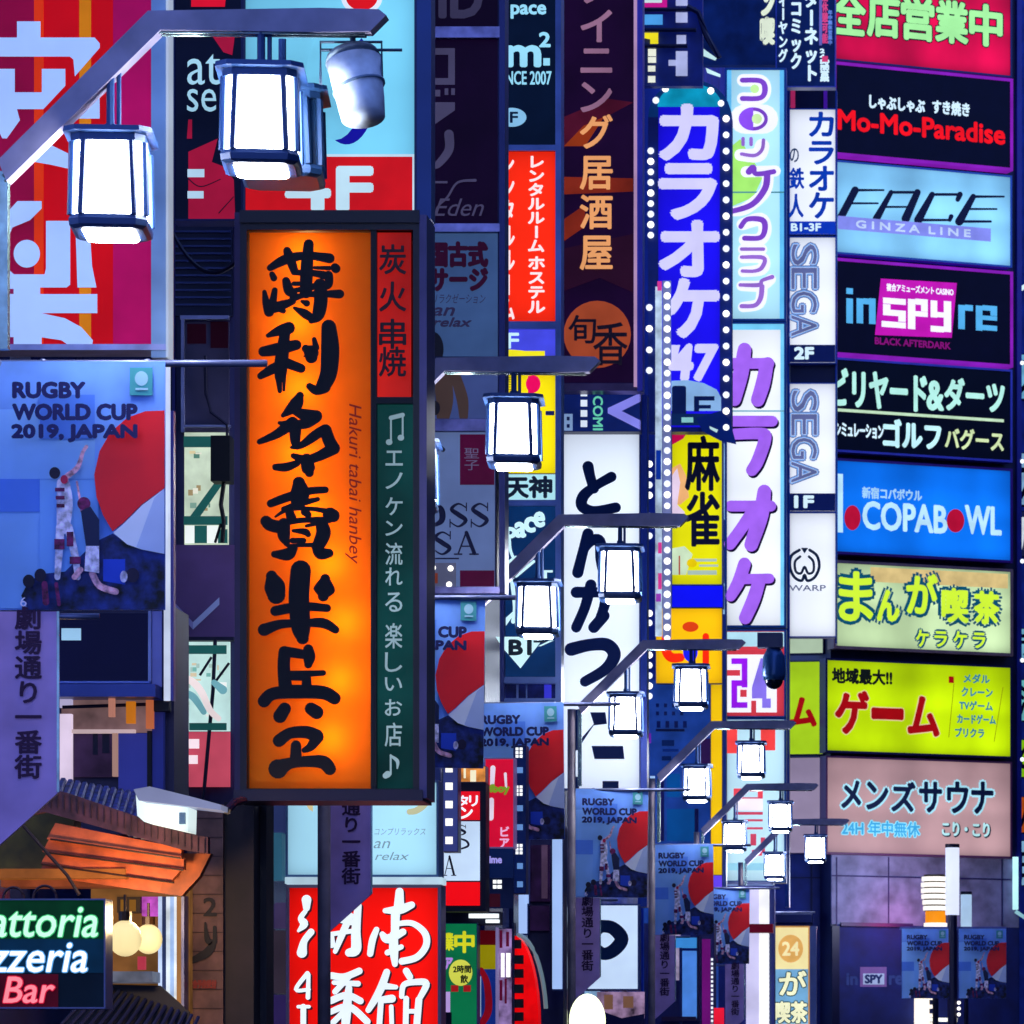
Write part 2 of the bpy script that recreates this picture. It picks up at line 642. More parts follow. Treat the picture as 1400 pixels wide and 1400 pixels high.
BAN.disc(90, 657, 5, 6, M('D02050', rough=.6), 'player_head')
BAN.disc(117, 690, 9, 9, MAR, 'player_head')
BAN.poly([(113, 700), (126, 694), (138, 712), (138, 748), (120, 748), (116, 722)], M('101C48', rough=.6), 'player')
BAN.poly([(120, 748), (138, 748), (138, 785), (118, 782)], PALE, 'player_kit')
BAN.disc(42, 796, 8, 9, M('140C28', rough=.6), 'player_head')
BAN.disc(58, 788, 8, 9, M('180C30', rough=.6), 'player_head')
BAN.disc(184, 788, 9, 10, M('1C0C34', rough=.6), 'player_head')
BAN.disc(172, 790, 5, 8, PALE, 'player_head')
BAN.brush([[(64, 800, 8), (66, 825, 9)], [(80, 800, 5), (84, 828, 5)]], MAR, 'player_kit')
BAN.text('6', (31, 818, 40, 831), PALE)
BAN.text('RUGBY', (22, 526, 119, 546), BN, bold=1.7)
BAN.text('WORLD CUP', (22, 556, 190, 576), BN, bold=1.7)
BAN.text('2019, JAPAN', (21, 584, 190, 606), BN, bold=1.7)

BRD = S('street_sign', 'mauve street-name board with slanted lower end at the left edge', 'street sign', Y0 + .27, (-15, 836, 80, 1120), 'street-name boards on the lamp poles')
MB().prism([BRD.P(*p) for p in ((-6, 836), (80, 836), (80, 1083), (-6, 1160))], 0, .03).build('board', M('CCA0D8', rough=.5, var=.2, scale=3), BRD.root)
BRD.text('劇場通り一番街', (20, 828, 58, 1066), M('3A0C3C', rough=.6), v=True, bold=.9)
BRD.rects([(78, 836, 81.5, 1083)], TRIM, 'edge_strip')

spots = [(703, .6875, 'second street lamp, beside the orange sign, with a large lantern over the yellow sign'),
         (848, .546, 'third street lamp, its level arm crossing the upper half of the white kana sign'),
         (945, .4327, 'fourth street lamp, slanted arm crossing the foot of the white kana sign'),
         (1027, .3596, 'fifth street lamp, its right lantern hanging just below the red 24 sign'),
         (1067, .303, 'sixth street lamp, small lanterns over the foot of the cyan sign'),
         (1115, .271, 'farthest street lamp, smallest lantern in front of the beige sauna sign')]
bl = ['rugby banner half hidden behind the right edge of the orange sign',
      'rugby banner below the B1 arrow sign',
      'bright blue rugby banner below the white kana sign',
      'rugby banner left of the yellow strip, below the blue facade',
      'smallest rugby banner of the left row, lowest down the street']
rl = ['street-name board under the orange sign, in front of the red restaurant sign',
      'street-name board beside the pale blue pillar, below a rugby banner',
      'street-name board left of the white sign with half a ring',
      'street-name board below the rugby banner by the purple strip',
      'street-name board lowest down the street, left of the white lilac shop light']
for i, (px, s_, lab) in enumerate(spots):
    Yn = Y0 / s_
    dX = (px - CX) * Yn / F - (358 - CX) * K0
    o = copy_tree(lamp)
    o.location = (lamp.location[0] + dX, Yn, 0)
    o['label'] = lab
    for q in o.children:
        if q.name.startswith('lantern_frame'):
            q.rotation_euler = (0, 0, math.atan(3.7 / Yn) * .6)
    if i < 5:
        for (src, nm) in ((BAN, bl[i]), (BRD, rl[i])):
            q = copy_tree(src.root)
            q.location = (src.root.location[0] + dX, Yn + src.root.location[1] - Y0, src.root.location[2])
            q['label'] = nm
            if src is BAN:
                q.rotation_euler = (R((-1, .8, -.6, 1, -.8)[i]), R((.5, -.4, .6, -.5, .4)[i]), R((2, -3, 3, -2, 4)[i]))
            if i == 0 and src is BAN:
                q.location[0] += .27      # this one hangs farther out along its rod
            if i == 4 and src is BRD:
                q.location[0] += .45
            if i == 1 and src is BRD:
                for c in list(q.children):
                    bpy.data.objects.remove(c)
                bpy.data.objects.remove(q)      # the third lamp carries no board

# dark cylinder and spotlight hung on the nearest lamp arm
o = empty('lantern', (at(386, 0, Y0 + .62)[0], Y0 + .62, lz(88)), 'unlit dark lantern hung right behind the nearest upper lantern', 'lantern')
fb.build('frame', M('24426C', rough=.35, metal=.2), o)
pb.build('dark_glass', M('1C3A5C', rough=.12, var=.3), o)
MB().tube([(0, 0, 11 * K0), (0, 0, 78 * K0)], 5 * K0, 8).build('hanger', LFRAME, o)
o.rotation_euler = (0, 0, R(5.5))
o.scale = (1.08, 1.0, .93)

o = empty('spotlight', at(490, 165, Y0 + .1), 'white bucket-shaped spotlight hung under the end of the nearest lamp arm', 'spotlight')
k = K0
b = MB()
b.tube([(8 * k, -.03, 2 * k), (3 * k, 0, 30 * k), (-8 * k, .04, 84 * k)], [30 * k, 33 * k, 38 * k], 24)
b.build('housing', M('D8E4F4', rough=.4, var=.25, scale=9), o, True)
MB().tube([(-8.2 * k, .04, 84 * k), (-10 * k, .05, 92 * k)], [39 * k, 36 * k], 24).build('cap', M('6A7C8C', rough=.5, var=.4, scale=9), o, True)
MB().tube([(1 * k, .01, 44 * k), (0, .012, 47 * k)], [37 * k, 37 * k], 24).build('band', M('6E86A0', rough=.4), o, True)
b = MB()
b.tube([(-52 * k, 0, 50 * k), (-52 * k, 0, 108 * k), (32 * k, 0, 108 * k), (32 * k, 0, 60 * k)], 2.2 * k, 6)
b.tube([(-52 * k, 0, 97 * k), (60 * k, 0, 97 * k)], 2.2 * k, 6)
b.tube([(-8 * k, .03, 90 * k), (-8 * k, 0, 122 * k)], 4 * k, 8)
b.build('yoke', M('4A5C70', rough=.4, metal=.5), o)

# ================================================================ LEFT SIGNS, near to far
# big red sign behind the nearest lamp
s = S('sign', 'big red sign with white bubble letters and orange stripes, left edge', 'sign', 26.5, (-60, -60, 208, 478))
RED = M('E00818', rough=.75, e=.42, base=.6, var=.2, scale=1.2)  # unlit sign: weak emission on face, stripes and letters adds to lantern light
s.case((-60, -60, 208, 478), RED, 0.1, SILVER, .25)
s.rects([(-60, -60, 48, 478)], M('B00840', rough=.75, e=.18, base=.8, var=.2), 'stripe')
s.rects([(155, -60, 208, 478)], M('D40E60', rough=.75, e=.22, base=.8, var=.2), 'stripe')
s.rects([(47, -60, 60, 478)], M('FF3C10', rough=.75, e=.3, base=.8), 'stripe')
s.rects([(109, -60, 125, 478)], M('F58A10', rough=.75, e=.3, base=.8), 'stripe')
LT = M('C0DCFF', rough=.7, e=.34, base=.8, var=.08)
for p in ([(-60, 52), (24, 52), (24, 30), (56, 30), (56, 52), (130, 52), (137, 60), (137, 66), (103, 105), (101, 82), (96, 78), (-60, 78)],
          [(-60, 95), (21, 95), (21, 127), (58, 127), (58, 95), (90, 95), (90, 118), (60, 150), (24, 150), (28, 165), (10, 190), (4, 190), (-8, 165), (-60, 150)],
          [(137, 126), (137, 163), (100, 163), (100, 158)],
          [(50, 215), (68, 198), (101, 214), (101, 233), (70, 226), (46, 222)],
          [(-60, 300), (6, 300), (12, 290), (25, 276), (58, 276), (58, 286), (42, 302), (18, 312), (14, 322), (14, 370), (20, 376), (62, 376), (64, 368), (64, 303), (97, 303), (97, 390), (92, 394), (56, 394), (56, 403), (134, 403), (134, 429), (58, 429), (90, 436), (112, 448), (128, 466), (127, 473), (95, 473), (85, 466), (58, 462), (58, 478), (-60, 478)],
          [(104, 315), (124, 318), (127, 365), (133, 394), (107, 394), (105, 330)]):
    s.poly(p, LT, 'lettering')
s.disc(38, 348, 18, 19, LT, 'lettering')
MG = M('A00A50', e=.15, base=.8)
s.rects([(10, 396, 20, 403), (9, 462, 20, 473)], MG, 'stripe')
s.box((208, -60, 229, 490), -.03, .2, M('7C9AB8', rough=.3, metal=.3, var=.3), 'side_post')
s.box((229, -60, 232.5, 490), -.05, .1, M('D8E8FF', e=.5), 'edge_light')  # aluminium edge, its bright line put in as emission
s.box((-60, 472, 232, 480), -.04, .1, SILVER, 'bottom_rail')

# dark sign with crimson leaves
s = S('sign', 'navy sign with crimson leaf shapes, letters at and se', 'sign', 34, (240, -40, 330, 300))
s.case((240, -40, 330, 300), M('0C1436', e=.5, var=.3), 3, DARK, .2)
CR = M('B01640', e=.75, var=.25)
s.text('at', (256, 74, 302, 116), M('A8DCF4', e=.9))
s.text('se', (256, 122, 296, 153), M('A8DCF4', e=.9))
s.poly([(258, 208), (298, 190), (290, 222), (306, 228), (320, 246), (322, 300), (258, 300)], CR)
s.poly([(258, 164), (263, 164), (263, 190), (256, 190)], CR)
s.poly([(288, 46), (322, 46), (318, 76), (306, 72)], CR)
s.poly([(262, -10), (310, -10), (308, 10), (262, 10)], M('E01030', e=.9))
s.rects([(257, 232, 280, 243), (257, 262, 279, 272)], M('B8DCF4', e=.9), 'lettering')
s.brush([[(258, 245, 1.5), (275, 256, 1.5), (302, 246, 1.2)], [(300, 292, 1.5), (320, 270, 1.2)]], INK, 'twig')

# 4F sign
s = S('sign', 'pale blue lightbox with dark blue crescent over red 4F band', 'sign', 32.5, (336, -60, 567, 292))
s.case((336, -60, 567, 292), M('78D0F0', e=.88, var=.3, scale=1.4, sample=True), 3, M('223060'), .25)
s.rects([(336, 214, 567, 292)], M('D01018', e=.9, var=.2, scale=2), 'band')
s.rects([(336, 211, 567, 214.5), (564, 212, 567.5, 292)], M('C8E4F4', e=.9), 'band_line')
s.disc(474, 120, 41, 78, M('1410A0', e=.8), 'crescent', a0=-178, a1=60)
s.disc(458, 112, 40, 80, M('78D0F0', e=.9, var=.2), 'crescent')
s.disc(495, -2, 28, 22, M('E8F0FF', e=.9))
s.disc(495, -4, 22, 19, M('E01018', e=.9))
s.text('4F', (393, 230, 508, 287), M('C4E6F4', e=.95), bold=3.2)
s.box((568, -60, 590, 300), -.02, .2, M('26407A', rough=.3, metal=.3), 'side_post')

# ---- the tall orange sign
OY = 30.0
s = S('sign', 'tall orange lit sign with black brush kanji, red and green strips', 'sign', OY, (330, 300, 580, 1090))
FR = M('1C1620', rough=.45, var=.3)
s.ring((339, 316, 566, 1079), 9, FR, -.05, .35)
s.box((575, 296, 585, 1092), -.06, .36, M('4C4470', rough=.35, metal=.3, var=.3), 'side_cover')
s.box((322, 292, 330, 1092), -.04, .36, M('3A2C4C', rough=.35, metal=.3, var=.3), 'side_cover')
s.box((330, 290, 575, 307), -.07, -.05, FR, 'top_rail')
s.box((322, 1081, 580, 1096), -.08, .38, M('1C1430', rough=.4), 'bottom_rail')
s.box((341, 318, 508, 1078), 0, .006, acrylic('FFB63C'), 'panel')
s.box((330, 306, 566, 1086), .30, .34, M('8A4A28', rough=.8), 'back_plate')
s.box((508, 316, 516, 1079), -.04, .30, BLACK, 'divider')
s.box((516, 544, 566, 553), -.04, .2, BLACK, 'divider')
s.panel((516, 318, 562, 545), M('D02018', e=.75, var=.5, scale=1.3))
s.panel((514.5, 553, 565, 1078), M('0C4644', e=.62, var=.7, scale=1.0))
for (px, py, pw) in ((415, 350, 9), (405, 440, 8), (410, 530, 11), (408, 620, 11), (424, 700, 8), (450, 770, 9), (470, 850, 13), (465, 930, 12), (452, 1010, 8)):
    L = bpy.data.lights.new('sign_tube', 'POINT')
    L.energy = pw * .62
    L.color = (1, .62, .22)
    L.shadow_soft_size = .1
    lo = bpy.data.objects.new('sign_tube', L)
    COL.objects.link(lo)
    uu, zz = s.P(px, py)
    lo.location = (s.X + uu, OY + .12, s.Z + zz)
KJ = M('06040C', rough=.7)
Q = lambda ox, oy, st: [[(ox + x * 180 / 1400, oy + y * 180 / 1400, wd * 180 / 1400) for x, y, wd in t] for t in st]
s.brush(Q(340, 320, [   # the first character
    [(230, 360, 60), (400, 270, 90), (620, 230, 70), (860, 260, 90)], [(410, 180, 70), (440, 260, 90), (490, 400, 70)],
    [(640, 110, 90), (620, 350, 110), (610, 620, 110)], [(700, 360, 30), (860, 365, 40)], [(920, 360, 80), (930, 370, 80)],
    [(250, 430, 50), (270, 470, 60)], [(480, 410, 50), (700, 420, 60), (850, 450, 80)], [(850, 440, 80), (850, 540, 70), (760, 580, 60)],
    [(400, 500, 70), (430, 600, 90), (480, 640, 70)], [(480, 530, 40), (560, 530, 40)], [(460, 610, 40), (700, 560, 60)],
    [(760, 540, 110), (770, 700, 120), (740, 860, 110), (670, 920, 60)], [(690, 910, 60), (600, 850, 80), (490, 790, 30)],
    [(830, 640, 60), (970, 640, 80)], [(470, 690, 60), (600, 650, 50), (740, 640, 60)],
    [(170, 620, 40), (190, 740, 70), (220, 830, 90)], [(280, 600, 50), (260, 720, 70)], [(230, 800, 90), (330, 770, 90), (470, 720, 60)], [(340, 800, 60), (370, 820, 50)],
    [(570, 720, 30), (620, 740, 60)]]) + Q(340, 490, [   # the second
    [(210, -240, 40), (330, -290, 90), (430, -320, 110)], [(400, -310, 80), (380, -200, 100), (350, 50, 120), (340, 200, 100)], [(160, -70, 90), (330, -100, 110), (510, -140, 90)],
    [(130, 190, 60), (250, 120, 90), (380, 60, 90)], [(400, 50, 90), (560, 110, 80)], [(320, 200, 60), (335, 350, 40)], [(380, 180, 40), (378, 340, 25)],
    [(610, -100, 70), (660, -60, 140), (670, -10, 110)], [(700, -200, 40), (720, -110, 60)],
    [(855, -330, 130), (870, -100, 160), (855, 150, 150), (800, 290, 130)], [(800, 300, 130), (720, 340, 90), (650, 300, 60)],
    # third
    [(550, 400, 70), (500, 500, 120), (370, 610, 40)], [(480, 560, 60), (620, 610, 110), (730, 610, 90)], [(720, 620, 110), (600, 700, 90), (400, 700, 60), (330, 690, 30)],
    [(470, 690, 110), (300, 810, 80), (120, 890, 50)], [(500, 720, 110), (500, 880, 90), (520, 940, 60)],
    [(800, 760, 80), (700, 830, 90), (560, 930, 60), (460, 950, 30)], [(820, 770, 110), (860, 880, 110), (900, 950, 110)], [(910, 960, 110), (760, 1040, 90), (620, 1090, 80)],
    [(480, 1040, 50), (600, 1090, 90)], [(290, 1160, 60), (400, 1160, 80), (520, 1120, 60)], [(620, 1080, 110), (640, 1180, 120), (650, 1220, 80)]]) + Q(340, 640, [   # fourth
    [(540, 160, 110), (550, 270, 170), (530, 380, 130)], [(240, 380, 70), (400, 320, 80), (640, 250, 70), (820, 235, 60)], [(380, 440, 50), (560, 380, 60), (740, 335, 40)],
    [(290, 520, 20), (440, 440, 40), (700, 440, 40), (900, 480, 60)], [(430, 440, 70), (460, 540, 90)], [(600, 470, 70), (640, 500, 60)], [(870, 500, 130), (900, 510, 120)], [(300, 600, 60), (560, 560, 50), (860, 555, 60)],
    [(190, 570, 100), (240, 610, 110), (380, 640, 110)], [(380, 600, 110), (380, 720, 110), (410, 800, 60)], [(780, 600, 110), (800, 700, 130), (740, 840, 110)],
    [(480, 670, 30), (600, 680, 60), (640, 710, 50)], [(620, 620, 30), (740, 590, 40)], [(470, 775, 50), (590, 775, 50)], [(420, 830, 30), (700, 820, 40)],
    [(480, 860, 80), (420, 920, 110), (280, 920, 60)], [(720, 840, 80), (770, 910, 110), (860, 910, 80)]]) + Q(340, 760, [   # fifth
    [(250, 220, 100), (280, 320, 180), (300, 420, 160)], [(820, 250, 90), (810, 360, 190), (800, 430, 100)], [(560, 160, 180), (540, 450, 180), (560, 750, 170), (580, 880, 110)],
    [(290, 590, 90), (450, 560, 90), (650, 545, 80), (840, 560, 70)], [(170, 790, 110), (350, 730, 80), (600, 720, 70), (800, 720, 90), (930, 790, 70)]]) + Q(340, 900, [   # sixth, seventh
    [(640, -90, 90), (650, -10, 110), (640, 70, 70)], [(380, -70, 90), (450, -60, 90), (640, -30, 80)], [(390, -60, 110), (380, 100, 110), (400, 340, 120)], [(420, 180, 70), (600, 170, 60), (800, 160, 50)],
    [(620, 190, 80), (625, 330, 90)], [(400, 215, 40), (620, 220, 40)], [(450, 310, 40), (620, 310, 40)],
    [(170, 460, 110), (270, 380, 110), (550, 360, 120), (800, 370, 120), (920, 430, 110)], [(390, 540, 110), (340, 620, 120)], [(670, 540, 110), (730, 580, 120)],
    [(330, 880, 110), (450, 800, 100), (620, 790, 110), (730, 830, 120)], [(740, 840, 110), (670, 940, 80), (600, 980, 50)], [(510, 930, 90), (510, 1100, 110)],
    [(320, 1180, 170), (450, 1120, 100), (650, 1100, 100), (800, 1110, 120), (870, 1180, 110)]]), KJ, 'lettering', dy=.0001, scale=1.22)
s.text('Hakuri tabai hanbey', (473, 553, 495, 772), M('A02408', rough=.6), rot=90, shear=.25)
for ch, y in (('炭', 336), ('火', 387), ('串', 438), ('焼', 476)):
    s.text(ch, (520, y, 556, y + 40), M('30080C', rough=.6), bold=.7)
LG = M('A8C8D0', e=.62, var=.2)
s.brush([[(533, 606, 8), (534, 606, 8)], [(549, 600, 8), (550, 600, 8)], [(536, 605, 2.5), (536, 572, 2.5)], [(552, 598, 2.5), (552, 568, 2.5)], [(536, 573, 6), (552, 569, 6)]], LG, 'lettering')
for ch, y, hh in (('エ', 618, 20), ('ノ', 648, 22), ('ケ', 682, 24), ('ン', 714, 20), ('流', 744, 30), ('れ', 778, 24), ('る', 812, 26), ('楽', 854, 34), ('し', 894, 26), ('い', 928, 18), ('お', 958, 22), ('店', 990, 32)):
    s.text(ch, (529, y, 552, y + hh), LG, bold=.3)
s.brush([[(530, 1062, 8), (533, 1060, 9)], [(537, 1060, 2.5), (537, 1034, 2.5)], [(537, 1035, 3), (546, 1042, 5), (546, 1052, 2)]], LG, 'lettering')

# ---- unlit tower column: a frame holding five shop panels, their emission standing in for light on them
col = S('sign_tower', 'silver frame of the unlit panel column right of the orange sign', 'sign tower', 40, (586, -60, 690, 812))
RAIL = M('9A92C0', rough=.25, metal=.7, var=.4, scale=6)
for y in ((38, 53), (307, 318), (574, 590), (803, 812)):
    col.box((588, y[0], 684, y[1]), -.05, .2, RAIL, 'rail')
col.box((683, -60, 691, 812), -.04, .25, M('343A78', rough=.35, metal=.3), 'post')
col.box((582, -60, 588, 1060), -.04, .25, M('343A78', rough=.35, metal=.3), 'post')
s = S('sign', 'unlit dark plum panel with grey letters ID', 'sign', 40.02, (590, -60, 680, 38))
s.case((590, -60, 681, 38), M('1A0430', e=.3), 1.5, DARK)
s.text('ID', (602, -30, 658, 23), M('5C567E', e=.3), bold=2.5)
s = S('sign', 'unlit plum panel with grey katakana cut at its left side', 'sign', 40.02, (590, 54, 680, 306))
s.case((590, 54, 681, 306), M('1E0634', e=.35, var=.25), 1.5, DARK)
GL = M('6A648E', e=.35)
s.rects([(592, 66, 622, 75), (613, 75, 622, 107), (592, 107, 622, 116), (592, 123, 602, 132), (608, 121, 613, 130), (617, 121, 622, 130), (592, 140, 622, 151)], GL, 'lettering')
s.poly([(592, 151), (622, 151), (592, 172)], GL, 'lettering')
s.brush([[(614, 184, 13), (614, 205, 12), (600, 224, 10), (592, 228, 7)]], GL, 'lettering')
s.rects([(592, 248, 612, 251)], GL, 'lettering')
s.brush([[(596, 295, 1.5), (598, 284, 2), (612, 270, 3), (626, 250, 3), (650, 247, 4)]], GL, 'lettering')
s.text('Eden', (594, 272, 662, 296), GL, shear=.35)
s = S('sign', 'unlit slate blue panel with maroon massage lettering', 'sign', 40.02, (590, 319, 680, 488))
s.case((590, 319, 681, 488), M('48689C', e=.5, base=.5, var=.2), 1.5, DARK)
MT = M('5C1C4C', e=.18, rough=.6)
s.text('国古式', (588, 332, 666, 364), MT, bold=2)
s.text('サージ', (588, 368, 666, 397), MT, bold=2)
MT2 = M('5A5088', e=.15)
s.text('リラクゼーション', (592, 402, 664, 415), MT2, shear=.2)
s.text('an', (592, 421, 622, 432), MT2, shear=.3, bold=.6)
s.text('relax', (592, 435, 645, 447), MT2, shear=.3, bold=.6)
s.disc(592, 478, 15, 24, M('12081C'), 'portrait_hair')
s = S('sign', 'unlit grey panel showing tan legs', 'sign', 40.02, (590, 490, 680, 574))
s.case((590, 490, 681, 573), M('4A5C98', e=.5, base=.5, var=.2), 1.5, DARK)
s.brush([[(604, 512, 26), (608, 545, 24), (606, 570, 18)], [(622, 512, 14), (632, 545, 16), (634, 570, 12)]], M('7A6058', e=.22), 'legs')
s.disc(594, 558, 8, 10, M('12081C'), 'portrait_hair')
s = S('sign', 'unlit grey panel with serif letters OSS SA and maroon blocks', 'sign', 40.02, (588, 590, 680, 803))
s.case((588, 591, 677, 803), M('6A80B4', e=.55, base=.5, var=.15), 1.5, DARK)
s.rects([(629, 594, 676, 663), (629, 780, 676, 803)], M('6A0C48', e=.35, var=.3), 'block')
s.text('聖子', (634, 612, 656, 644), M('8A80B0', e=.35), v=True)
SER = M('161848', rough=.6)


def serifS(x, y, w_, h):
    return [[(x + w_ * .92, y + h * .2, w_ * .07), (x + w_ * .5, y + h * .03, w_ * .1), (x + w_ * .14, y + h * .25, w_ * .2), (x + w_ * .5, y + h * .48, w_ * .26), (x + w_ * .88, y + h * .72, w_ * .22), (x + w_ * .5, y + h * .97, w_ * .1), (x + w_ * .06, y + h * .78, w_ * .07)],
            [(x + w_ * .92, y, w_ * .06), (x + w_ * .92, y + h * .32, w_ * .06)], [(x + w_ * .06, y + h * .68, w_ * .06), (x + w_ * .06, y + h, w_ * .06)]]


def serifA(x, y, w_, h):
    return [[(x + w_ * .5, y, w_ * .07), (x + w_ * .15, y + h * .98, w_ * .07)], [(x + w_ * .5, y + h * .05, w_ * .16), (x + w_ * .84, y + h * .96, w_ * .17)], [(x + w_ * .28, y + h * .65, w_ * .06), (x + w_ * .7, y + h * .65, w_ * .06)],
            [(x, y + h, w_ * .07), (x + w_ * .3, y + h, w_ * .07)], [(x + w_ * .65, y + h, w_ * .07), (x + w_, y + h, w_ * .07)]]


s.brush([[(590, 690, 3), (603, 696, 8), (604, 712, 8), (590, 720, 3)]] + serifS(614, 688, 26, 33) + serifS(643, 688, 26, 33) + serifS(592, 727, 26, 32) + serifA(622, 727, 32, 31), SER, 'lettering')
s.rects([(592, 763, 628, 765)], SER, 'underline')
s.rects([(590, 770, 624, 803)], M('7A80A8', e=.3), 'block')
s.rects([(594, 784, 599, 798)], M('90402C', e=.5), 'block')
s.bulbs([(593, 777), (617, 778), (615, 800)], 4)

# ---- space column
Y = 49
s = S('sign_tower', 'blue steel frame of the lit column with red hostel sign', 'sign tower', Y, (690, -60, 768, 960))
SP = M('6C84C0', rough=.3, metal=.4, var=.3)
s.box((760, -60, 768, 960), -.06, .25, SP, 'post')
s.box((684, -60, 690, 960), -.06, .25, M('3A4484', rough=.3, metal=.4), 'post')
for a, b_ in ((199, 207), (440, 450), (684, 692), (926, 935), (955, 961)):
    s.box((690, a, 760, b_), -.04, .2, SP, 'rail')
CYN = M('9CE4FF', e=.95, var=.1)
s = S('sign', 'dark navy sign with cyan letters pace and m2', 'sign', Y + .02, (691, -60, 760, 199))
s.case((691, -60, 760, 199), M('071838', e=.6, var=.3), .5, DARK)
s.text('pace', (699, 7, 746, 25), CYN, bold=.9)
s.text('m', (694, 64, 738, 90), CYN, bold=2.2)
s.text('2', (738, 45, 752, 64), CYN, bold=1)
s.rects([(743, 80, 752, 90)], CYN, 'lettering')
s.text('NCE 2007', (692, 98, 754, 116), CYN, bold=.4)
s.disc(700, 161, 20, 13, M('8CC8F0', e=.9), 'floor_badge')
s.text('F', (698, 154, 708, 168), M('103060', e=.3), bold=.6)
s = S('sign', 'bright red-orange sign with two columns of white katakana', 'sign', Y + .02, (691, 207, 760, 440))
s.case((691, 207, 760, 440), M('FF2A0C', e=1.0, var=.12, scale=1.5, sample=True), .5, DARK)
WL = M('FFE8E8', e=1.0, var=.05)
s.text('レンタルルーム', (721, 212, 745, 346), WL, v=True, bold=.9)
s.text('ホステル', (721, 350, 746, 430), WL, v=True, bold=.9)
s.text('レンタルルーム', (686, 205, 704, 440), WL, v=True, bold=.9)
s = S('sign', 'small blue lightbox with yellow arc and letter F', 'sign', Y + .02, (691, 450, 760, 512))
s.case((691, 450, 760, 512), M('4A50F0', e=.85, var=.25), .5, DARK)
s.disc(690, 494, 58, 16, M('F8EC20', e=1), 'arc', a0=0, a1=90)
s.rects([(691, 480, 745, 494)], M('F8EC20', e=1), 'arc')
s.poly([(691, 479), (715, 480), (748, 490), (756, 496), (691, 497)], M('F8EC20', e=1), 'arc')
s.text('F', (694, 456, 709, 476), M('C8F0FF', e=1), bold=.8)
s = S('sign', 'yellow lightbox with pink dot behind the second lantern', 'sign', Y + .02, (691, 512, 760, 648))
s.case((691, 513, 760, 648), M('FFE808', e=1, var=.1, scale=2, sample=True), .5, DARK)
s.disc(729, 525, 10, 12, M('F00860', e=1), 'dot')
s.rects([(722, 514, 730, 538)], M('F00860', e=1), 'dot')
s.rects([(746, 562, 758, 568)], NAVY, 'bar')
s.text('モ三三', (693, 514, 700, 545), M('B08010', rough=.6), v=True)
s = S('sign', 'pale cyan lightbox with two dark brush kanji under the second lantern', 'sign', Y + .02, (691, 648, 760, 684))
s.case((691, 648, 760, 684), M('B0E8F4', e=.95, var=.1), .5, DARK)
s.text('天', (693, 654, 722, 680), M('0C3048'), bold=1.4)
s.text('神', (724, 652, 754, 680), M('0C3048'), bold=1.4)
s = S('sign', 'dark blue sign with white slanted letters and a B1 down arrow', 'sign', Y + .02, (691, 692, 760, 926))
s.case((691, 692, 760, 926), M('0A3A78', e=.6, var=.35), .5, DARK)
W2 = M('D0F8FF', e=.98, var=.05)
for i, ch in enumerate('pace'):
    s.text(ch, (692 + i * 13, 722 - i * 7, 705 + i * 13, 741 - i * 7), W2, bold=1.6)
s.brush([[(696, 735, 5), (698, 752, 4), (703, 765, 4)], [(692, 772, 6), (706, 762, 4)], [(700, 790, 6), (704, 830, 5), (702, 850, 6)], [(706, 788, 4), (730, 768, 4)]], W2, 'lettering')
s.rects([(744, 780, 756, 783), (744, 794, 756, 800), (744, 780, 748, 800)], W2, 'lettering')
s.poly([(692, 845), (702, 836), (702, 842), (692, 856)], W2, 'lettering')
s.poly([(678, 871), (746, 871), (738, 880), (712, 914), (686, 884)], W2, 'arrow')
s.text('B1', (697, 876, 726, 895), M('0C3440'), bold=1.5)
s.rects([(730, 876, 752, 879)], M('0C3440'), 'lettering')
s.poly([(752, 876), (758, 876), (740, 884), (736, 884)], W2, 'arrow')
s = S('window', 'narrow navy window strip below the B1 arrow sign', 'window', Y + .04, (690, 935, 760, 956))
s.case((690, 935, 760, 956), M('141E6A', e=.5, var=.7, scale=5), .5, DARK)
s.rects([(706, 936, 709, 955), (719, 936, 721, 955)], SP, 'mullion')
s.rects([(744, 936, 754, 955)], M('3A3AE0', e=.8), 'pane')

# ---- tavern sign
s = S('sign', 'dark plum tavern sign with peach kanji and a rust disc', 'sign', 57, (770, -60, 866, 524))
s.case((770, -60, 866, 524), M('240838', e=.5, var=.3, scale=1.2), 1, DARK, .3)
OR = M('8A2A18', e=.75, var=.3)
s.poly([(771, 160), (830, 135), (866, 140), (800, 175), (771, 202)], M('5C1430', e=.6, var=.3), 'ray')
s.poly([(771, 200), (798, 172), (826, 160), (800, 200)], M('A03A14', e=.7), 'ray')
s.poly([(771, 242), (866, 244), (866, 262), (771, 266)], OR, 'ray')
s.poly([(771, 300), (800, 280), (800, 310), (771, 330)], OR, 'ray')
s.poly([(771, 340), (866, 320), (866, 400), (820, 380), (771, 398)], M('34102E', e=.5), 'ray')
MV = M('A87898', e=.7)
for ch, y0, y1 in (('ダ', -40, 4), ('イ', 15, 57), ('ニ', 68, 99), ('ン', 114, 153)):
    s.text(ch, (795, y0, 836, y1), MV, bold=1.2)
PE = M('F0A468', e=.92, var=.1)
for ch, y0, y1 in (('グ', 158, 203), ('居', 215, 259), ('酒', 268, 313), ('屋', 324, 369)):
    s.text(ch, (794, y0, 837, y1), PE, bold=1.1)
s.disc(817, 458, 46, 46, M('B04C2C', e=.75, var=.2), 'disc')
s.text('旬', (778, 432, 815, 470), M('3A1024'), bold=.6)
s.text('香', (812, 442, 858, 500), M('3A1024'), bold=.6)
s.box((867, -60, 871.5, 530), -.06, .25, M('E8B8E8', e=.5), 'edge_light')  # lilac frame edge, its brightness put in as emission
s.box((871.5, -60, 879, 535), -.05, .25, M('5A50C8', rough=.3, metal=.3), 'side_post')
